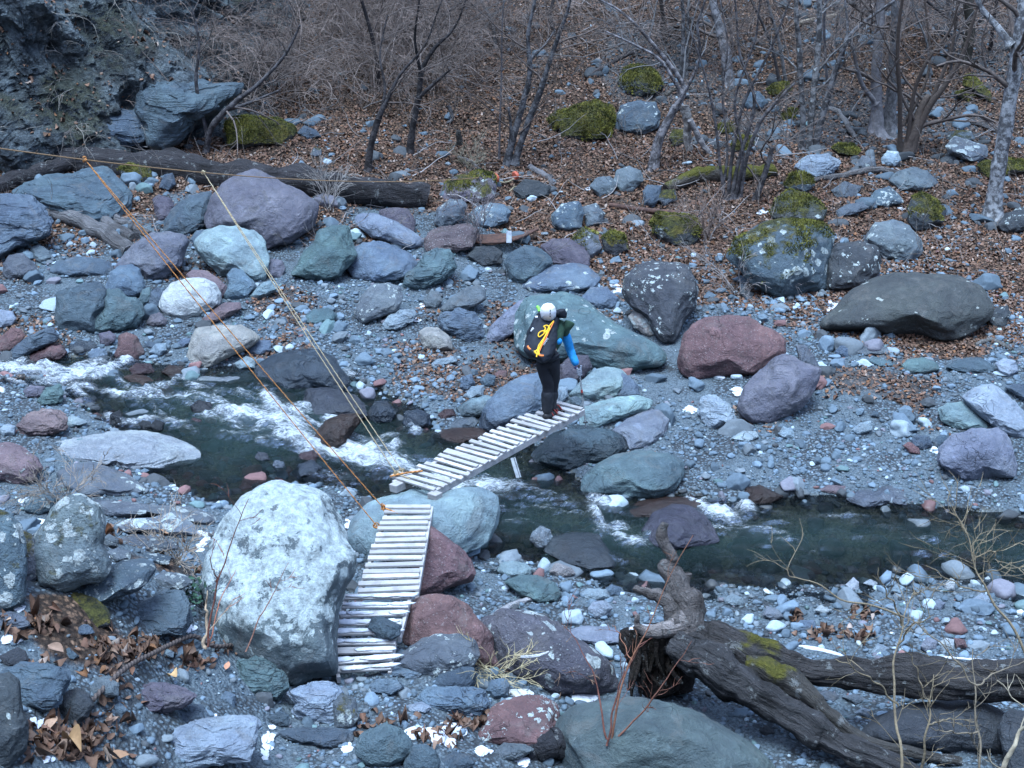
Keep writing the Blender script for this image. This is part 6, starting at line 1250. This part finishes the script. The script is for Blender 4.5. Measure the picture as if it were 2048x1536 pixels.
tree('thin dark tree high on the slope right of the mossy capped boulder', ['1328,85,12 1326,40,9 1322,0,8'], (.07, .06, .055), .1, (5, 0), 1.3, 14, bcol=TW)
tree('thin pale tree near the top, left of the tree clump', ['1362,160,9 1366,90,8 1364,0,7', '1372,170,7 1375,90,6 1378,0,5'], PB, .3, (6, 5), 1.2, 15, bcol=TW)
tree('grey tree with forked foot high behind the tree clump', ['1458,170,24 1452,110,22 1438,50,18 1425,0,15'], (.13, .125, .13), .25, (7, 0), 1.6, 16, bcol=TW)
tree('mossy dark tree at the top near the right corner', ['1925,130,24 1940,70,20 1935,0,18'], (.055, .05, .04), .1, (7, 0), 1.7, 17, bcol=TW)
tree('thin stem left of the thick pale pair, high on the slope', ['1660,215,7 1652,130,6 1648,60,6 1652,0,5'], (.14, .13, .135), .2, (5, 0), 1.2, 18, bcol=TW)
tree('slim sapling beside the small dark stump in the middle', ['998,318,5 1000,240,4 1003,150,4 1004,60,3 1008,0,3'], (.12, .11, .115), .1, (5, 0), .8, 19, bcol=TW)
rt = np.random.default_rng(321)
for i in range(18):
    bx_ = rt.uniform(640, 2040); by_ = rt.uniform(40, 190); w_ = rt.uniform(4, 10); ln = rt.normal(0, 40)
    tr_ = tree('thin bare tree standing among the brush high on the far slope', [f'{bx_},{by_},{w_} {bx_ + ln * .3 + rt.normal(0, 6)},{by_ * .5},{w_ * .9} {bx_ + ln},0,{w_ * .75}'], PB if i % 2 else GB, .2 if i % 2 else .1, (6, 0), 1.3, 40 + i, bcol=TW); tr_['group'] = 'thin trees high on the far slope'
o = limb('stump', pth('915,312 918,290 918,262', Y=27.6), [.07, .06, .05], (.06, .055, .05), 8, .2, seed=33, n=20); tag(o, 'small dark stump left of the twin stemmed tree', 'stump')
# arching brush across the upper middle
rs = np.random.default_rng(77); mb = MB(); spots = []
for i in range(200):
    px = rs.uniform(330, 1010) if i < 130 else rs.uniform(1000, 2048); py = (rs.uniform(30, 215) if px < 760 else rs.uniform(20, 190)) if i < 130 else rs.uniform(0, 130)
    b = at_t(px, py, hit(px, py, False)); c_ = np.array(TW) * rs.uniform(.8, 2.4) * np.array([1.02, 1., .98])
    for k in range(5 if i < 130 else 3):
        a = rs.uniform(0, 6.28); d = nrm(np.array([math.cos(a) * .75, math.sin(a) * .5 - .2, rs.uniform(.5, 1.1)])); twig_grow(mb, b, d, rs.uniform(1., 2.3), rs.uniform(.006, .013), 2, rs, c_, .55, .75, 4)
CB = MB()
for b in CLT[::9]:
    a = rs.uniform(0, 6.28); twig_grow(CB, b, nrm(np.array([math.cos(a) * .6, -.5, rs.uniform(-.2, .8)])), rs.uniform(.3, .9), .006, 1, rs, np.array((.2, .18, .16)) * rs.uniform(.6, 1.5), .7, .7, 4)
o = CB.build('cliff_brush', MTB, color=True); tag(o, kind='stuff'); o.data.attributes.new('lichen', 'FLOAT', 'POINT')
th = mb.build('thicket', MTB, color=True); tag(th, kind='stuff'); a_ = th.data.attributes.new('lichen', 'FLOAT', 'POINT')
mb = MB()                                                          # short dead stalks and twigs lying in the litter
for i in range(900):
    x = rs.uniform(-13, 13); y = rs.uniform(22.5, 34)
    if not frustum(np.array([x]), np.array([y]), .5)[0]: continue
    b = np.array([x, y, gz(x, y) + .03]); a = rs.uniform(0, 6.28)
    if i % 3: twig_grow(mb, b, nrm(np.array([math.cos(a), math.sin(a), rs.uniform(-.02, .25)])), rs.uniform(.3, 1.2), rs.uniform(.005, .016), 1 if i % 2 else 0, rs, np.array((.2, .18, .175)) * rs.uniform(.5, 1.5), .1, .6, 2)
    else: twig_grow(mb, b, nrm(np.array([math.cos(a) * .4, math.sin(a) * .4, 1.])), rs.uniform(.3, .8), .006, 1, rs, np.array((.2, .17, .15)) * rs.uniform(.6, 1.3), .2, .6, 3)
o = mb.build('fallen_twigs', MTB, color=True); tag(o, kind='stuff'); o.data.attributes.new('lichen', 'FLOAT', 'POINT')
def bush(label, px, py, n, L, r, col, seed, up=.9, lev=2, name='shrub', t=None, lean=(0, 0), sp=.6, dz=0.):
    rs = np.random.default_rng(seed); b = at_t(px, py, t or hit(px, py)); b[2] += dz; mb = MB()
    for k in range(n):
        a = rs.uniform(0, 6.28); twig_grow(mb, b + rs.normal(0, .05, 3) * np.array([1, 1, .2]), nrm(np.array([math.cos(a) * sp + lean[0], math.sin(a) * sp + lean[1], up])), L * rs.uniform(.6, 1.2), r, lev, rs, np.array(col), .25, .6, 4)
    o = mb.build(name, MTB, color=True); o.data.attributes.new('lichen', 'FLOAT', 'POINT'); return tag(o, label, 'shrub')
bush('wispy dry shrub right of the white dotted dark boulder', 1470, 590, 16, .9, .008, (.24, .21, .2), 1, .7, sp=.9)
bush('dry twiggy shrub in front of the tree clump', 1415, 480, 14, .9, .008, (.2, .15, .13), 2, 1.1)
bush('bare shrub of pale twigs below the log\'s right end', 662, 420, 12, .9, .008, (.26, .23, .21), 3, 1.)
bush('thin bare shrub behind the rusty grate', 960, 500, 8, 1.1, .007, (.17, .14, .14), 4, 1.3, sp=.4)
bush('dry yellowish grassy shrub at the foot of the bare tree by the discs', 945, 340, 14, .6, .006, (.22, .19, .14), 5, .9)
bush('pale thorny twigs sprawling before the white crusted purple boulder', 985, 1345, 20, .5, .0045, (.4, .33, .2), 6, .5, sp=1., t=None)
bush('thin grass like twigs on the ledge left of the whaleback boulder', 120, 1010, 18, .55, .004, (.26, .21, .17), 7, .8, sp=.9)
bush('brown tangle of twigs left of the giant boulder', 350, 1120, 20, .5, .004, (.3, .24, .19), 8, .7, sp=.9)
bush('low brown twigs at the lower right foot of the purple boulder', 1115, 1370, 16, .45, .0045, (.2, .13, .09), 9, .9, sp=.6)
def cane(label, paths, col, w, tile, t0, seed, twigs=3, tl=.3, name='sapling', down=1.2):
    rs = np.random.default_rng(seed); q0 = tp(tile, paths[0]); o = empty(name, at_t(*q0[0], t0)); tag(o, label, 'sapling')
    for i, s in enumerate(paths):
        P = pth(s, tile, t=(t0, t0 + rs.normal(0, .2)))
        if i == 0 and down:
            g = gz(P[0, 0], P[0, 1])
            if g < P[0, 2]: P = np.vstack([[P[0, 0], P[0, 1] + .03, g - .05], P])
        n = 30; Q = smooth_path(P, n); r = np.linspace(w if i == 0 else w * .6, w * .25, n); Q = Q + np.stack([fbm(np.stack([np.linspace(0, 7, n) + seed + i * 3., np.full(n, k * 7.), np.zeros(n)], -1), 2, 3) for k in range(3)], -1) * w * 1.2
        mb = MB(); tube(mb, Q, r, 6, np.array(col) * rs.uniform(.8, 1.15), True, .1, i)
        for k in range(twigs if i == 0 else max(twigs // 2, 0)):
            j = rs.integers(n // 4, n - 1); e = nrm(Q[j] - Q[j - 1]); ov = rs.normal(size=3) * np.array([1, .4, .8]); ov = nrm(ov - e * (ov @ e)); twig_grow(mb, Q[j], nrm(e + ov), tl * rs.uniform(.5, 1.3), w * .28, 1, rs, np.array(col), 0., .8, 2)
        me = mb.build('stem' if i == 0 else 'branch', MTB, o, color=True); me.data.attributes.new('lichen', 'FLOAT', 'POINT')
    return o
YW = (.2, .155, .10); RB = (.15, .06, .045)
cane('pale yellow bare sapling in front of the fallen trunk', ['1325,1560 1300,1300 1288,1000 1320,780 1352,640 1402,505', '1345,650 1200,600 1060,570 900,490 780,430 662,402 663,350', '1340,690 1290,580 1240,500 1185,360', '1300,1160 1200,1040 1100,980 960,900', '1320,800 1400,700 1500,660'], YW, .013, 'I', 10.6, 1, 8)
cane('short thin sapling right of the pale yellow one', ['1465,1450 1500,1170 1520,980', '1500,1180 1440,1030 1390,880', '1490,1280 1600,1240 1700,1290'], YW, .012, 'I', 10.8, 2, 7)
cane('brownish sapling whose long branch crosses the river, right corner', ['1795,1570 1775,1300 1760,1050 1735,830', '1765,1060 1690,950 1600,850 1480,730 1330,630', '1770,1050 1880,970 2060,915', '1770,1320 1640,1330 1500,1300'], (.15, .12, .085), .012, 'I', 10.4, 3, 8)
cane('thick pale stem leaning in at the bottom right corner', ['1930,1570 2000,1360 2080,1170'], (.3, .25, .18), .028, 'I', 10., 4, 4)
cane('sapling arching in from the right frame edge over the pool', ['2090,930 1960,690 1850,520 1790,420 1740,300 1695,110 1610,-20', '1830,500 1720,480 1600,420 1480,345', '1745,310 1860,260 1900,330', '1780,400 1880,380 2000,330', '1700,130 1650,90'], YW, .011, 'I', 10.8, 5, 12, .35, down=0)
cane('reddish cane rising left from the cut stump', ['1570,1400 1535,1220 1500,1050 1420,850 1300,680'], RB, .010, 'H', 12.6, 6, 3, down=0)
cane('tall orange brown cane curving up across the torn roots', ['1590,1400 1640,1080 1720,850 1790,740 1900,470 2060,170', '1700,900 1640,760 1600,700'], (.17, .075, .045), .010, 'H', 12.6, 7, 3, down=0)
cane('red brown cane leaning right in front of the torn roots', ['1630,1350 1800,1160 1930,980 2060,790', '1790,1170 1850,1190'], (.15, .065, .045), .009, 'H', 12.6, 8, 4, down=0)
cane('thin red cane standing upright right of the cut stump', ['1560,1400 1600,1180 1650,1000 1680,900'], RB, .011, 'H', 12.55, 9, 3, down=0)
cane('dark red cane in front of the giant lichened boulder', ['1210,820 1240,600 1290,390 1370,170 1460,-40', '1270,440 1225,300'], RB, .010, 'G', 12.0, 10, 2, down=0)
cane('thin brown cane leaning over the giant boulder\'s lower face', ['1440,850 1520,650 1600,520 1690,330'], (.22, .11, .08), .007, 'G', 12.0, 11, 3, down=0)
cane('broken dry stalk in front of the giant boulder\'s left edge', ['1190,830 1212,650 1216,500'], (.3, .22, .15), .018, 'G', 12.0, 12, 1, down=0)
cane('second red cane just right of the dark red one', ['1225,800 1290,560 1380,380'], (.27, .1, .06), .007, 'G', 12.05, 13, 2, down=0)
# cut stump
tb = hit(1226, 1492); o = empty('cut_stump', at_t(1226, 1500, tb)); tag(o, 'small freshly cut stump with a pale sawn top at the bottom', 'stump')
P = [at_t(1222, 1505, tb), at_t(1226, 1466, tb - .05)]; mb = MB(); tube(mb, smooth_path(P, 8), [.06, .055, .05, .048, .047, .046, .045, .045], 12, (.1, .08, .07), True, .15); x_ = mb.build('trunk', MTB, o, color=True); x_.data.attributes.new('lichen', 'FLOAT', 'POINT')
mb = MB(); tube(mb, [P[1], P[1] + nrm(P[1] - P[0]) * .006], .04, 14); mb.build('cut_face', simple_mat('sawn_wood', (.6, .52, .4), .7, .2, 30., .1), o)

# ------------------------------------------------------------------ small green plant and snow
mb = MB(); rs = np.random.default_rng(9); W = at_t(395, 1215, hit(395, 1215)); n = 60
leaves(mb, W[0] + rs.normal(0, .07, n), W[1] + rs.normal(0, .12, n), W[2] + rs.uniform(.05, .25, n), rs.uniform(.04, .08, n), rs, .4, tilt=.7); mb.c = [np.concatenate([np.tile((.03, .07, .045), (len(c_), 1)), np.ones((len(c_), 1))], 1) for c_ in mb.c]
tag(mb.build('ivy', ML, color=True), 'small dark green leafy plant between the blocky rock and giant boulder', 'plant')
t = NT('snow'); co = t.pos(); t.bsdf((.48, .5, .54), .7, t.bump(t.noise(co, 40., 4), .5, .02), .3); MSN = t.m
SNOW = [('F', 930, 345, 60, 50, 0), ('F', 370, 830, 45, 40, 0), ('F', 100, 930, 40, 40, 0), ('F', 265, 742, 45, 8, 0), ('F', 1525, 1175, 26, 26, 0), ('F', 700, 765, 30, 6, 0), ('G', 215, 110, 45, 45, .12), ('G', 1190, 200, 45, 90, .1), ('G', 1100, 720, 50, 40, .05), ('G', 600, 320, 40, 26, .06), ('G', 230, 1290, 70, 60, .03), ('G', 270, 1500, 40, 20, .03), ('G', 1250, 1240, 22, 26, .05),
        ('G', 1555, 1370, 50, 40, .02), ('G', 1550, 1450, 50, 60, .02), ('G', 1585, 1300, 30, 16, .02), ('G', 1690, 1100, 16, 30, .04), ('G', 115, 610, 35, 26, .04), ('G', 60, 790, 60, 16, .03), ('G', 110, 705, 35, 14, .03), ('H', 560, 1350, 120, 60, .03), ('H', 660, 1320, 80, 30, .03), ('H', 830, 1440, 60, 30, .04), ('H', 1060, 1110, 70, 30, .03), ('H', 1430, 1140, 90, 18, .03), ('H', 1060, 1500, 60, 26, .03), ('H', 40, 1420, 40, 50, .03), ('B', 1450, 1110, 20, 22, .03), ('C', 740, 990, 16, 20, .02), ('C', 520, 1240, 30, 20, .02), ('C', 1330, 1230, 24, 26, .02), ('E', 1610, 230, 50, 40, .02), ('E', 480, 330, 20, 22, .03), ('E', 440, 405, 36, 14, .03), ('H', 100, 250, 30, 30, .02), ('D', 160, 1480, 60, 14, .02), ('G', 1780, 200, 26, 34, 'x'), ('C', 280, 640, 20, 10, .02), ('H', 60, 120, 40, 50, .02)]
mb = MB()
for tl_, cx, cy, sx, sy, dz in SNOW:
    if dz == 'x': continue
    for k in range(9):
        px, py = tp(tl_, f'{cx + rs.normal(0, sx * .34)},{cy + rs.normal(0, sy * .34)}')[0]; th_ = hit(px, py); W = at_t(px, py, th_); rad = sx / TS * th_ / F * rs.uniform(.25, .6)
        S, Fc = ico(4); q = S * np.array([1.1, 1.2, .24]) * rad; q = q * (1 + .3 * fbm(S * 1.4 + rs.uniform(0, 50), 2, 3))[:, None]; mb.add(W + q + np.array([0, 0, .01]), Fc)
tag(mb.build('snow', MSN), kind='stuff')
mb = MB()                                                          # thin snow lying on the lower steps of the near footbridge and on the fallen tree
def lay(a, b, w, n, up, s0):
    for k in range(n):
        u = rs.random(); c_ = lerp(a, b, u); S, Fc = ico(2); L = rs.uniform(.04, .14); e = nrm(b - a); f = nrm(np.cross(up, e)); q = (S * (1 + .3 * fbm(S * 2 + rs.uniform(0, 50), 2, 3))[:, None]) @ np.stack([e * L, f * w * rs.uniform(.5, 1.), up * .012]); mb.add(c_ + up * s0 + q, Fc)
for c4, n, p in ((M_, 5, (9, 10, 9, 7, 5)), (L_, 4, (5, 7, 4, 9))):
    up = nrm(np.cross(c4[1] - c4[0], c4[0] - c4[2])); up = up if up[2] > 0 else -up
    for i in range(n):
        s = (i + .5) / n; lay(lerp(c4[2], c4[0], s), lerp(c4[3], c4[1], s), .035, p[i], up, .02)
tag(mb.build('plank_snow', MSN), kind='stuff')
mb = MB(); Z = np.array([0, 0, 1.])
for s, tt, n, w in (('780,830 860,845 940,865', 14.05, 20, .03), ('1230,965 1370,968', 13.75, 8, .02), ('1560,888 1900,912', 13.9, 14, .02), ('960,1340 1060,1390', 13.2, 14, .03), ('1180,1390 1350,1440 1600,1495', 13.05, 40, .045)):
    P = pth(s, 'I', t=tt); 
    for a, b in zip(P[:-1], P[1:]): lay(a, b, w, n, Z, .0)
P = pth('1760,720 1850,720 2000,690 2060,660', 'H', t=14.05)
for a, b in zip(P[:-1], P[1:]): lay(a, b, .07, 22, Z, .0)
tag(mb.build('log_snow', MSN), kind='stuff')
rock(tp('J', '250,1262 280,1205 320,1195 380,1225 430,1250 420,1300 380,1325 300,1305'), 'slate', 'plain', 'dark angular stone lying on the snowy lower planks of the near footbridge', t=hit(752, 1277) - .55, k=.5)

# ------------------------------------------------------------------ daylight: open shade under a blue sky
w = bpy.data.worlds.new('World'); SC.world = w; w.use_nodes = True
nt = w.node_tree; bg = nt.nodes['Background']; sk = nt.nodes.new('ShaderNodeTexSky'); sk.sky_type = 'NISHITA'; sk.sun_disc = False
SUN_EL, SUN_RO = R(78), R(215)
sk.sun_elevation = SUN_EL; sk.sun_rotation = SUN_RO; sk.air_density = 1.; sk.dust_density = 1.; sk.ozone_density = .8; sk.altitude = 0
nt.links.new(sk.outputs[0], bg.inputs[0]); bg.inputs[1].default_value = .125
sl = bpy.data.lights.new('sun', 'SUN'); so = bpy.data.objects.new('sun', sl); COL.objects.link(so)
sl.energy = 1.25; sl.angle = R(32); sl.color = (.56, .79, 1.)
dv = Vector((math.sin(SUN_RO) * math.cos(SUN_EL), math.cos(SUN_RO) * math.cos(SUN_EL), math.sin(SUN_EL)))
so.rotation_euler = dv.to_track_quat('Z', 'Y').to_euler()
SC.view_settings.view_transform = 'Standard'; SC.view_settings.look = 'None'; SC.view_settings.exposure = 2.5; SC.view_settings.gamma = 1
SC.cycles.max_bounces = 6; SC.cycles.diffuse_bounces = 3; SC.cycles.transparent_max_bounces = 8
SC.cycles.use_denoising = True
GR = dict(boulder='boulders strewn over the stream valley', rock='rocks strewn over the stream valley', stone='stones strewn over the stream valley', tree='bare trees on the far slope', sapling='bare saplings and canes in the foreground',
          shrub='dry twiggy shrubs', stick='dead sticks lying about', footbridge='wooden footbridges over the stream', leaf='big dead leaves at lower left', anchor='red discs on pins')
for o in SC.objects:
    if o.parent is None and o.get('category') in GR and not o.get('group') and o.name.split('.')[0] != 'fallen_tree': o['group'] = GR[o['category']]
    if o.parent is None and o.name.startswith('split_log'): o['group'] = 'split logs beside the pale slate block'
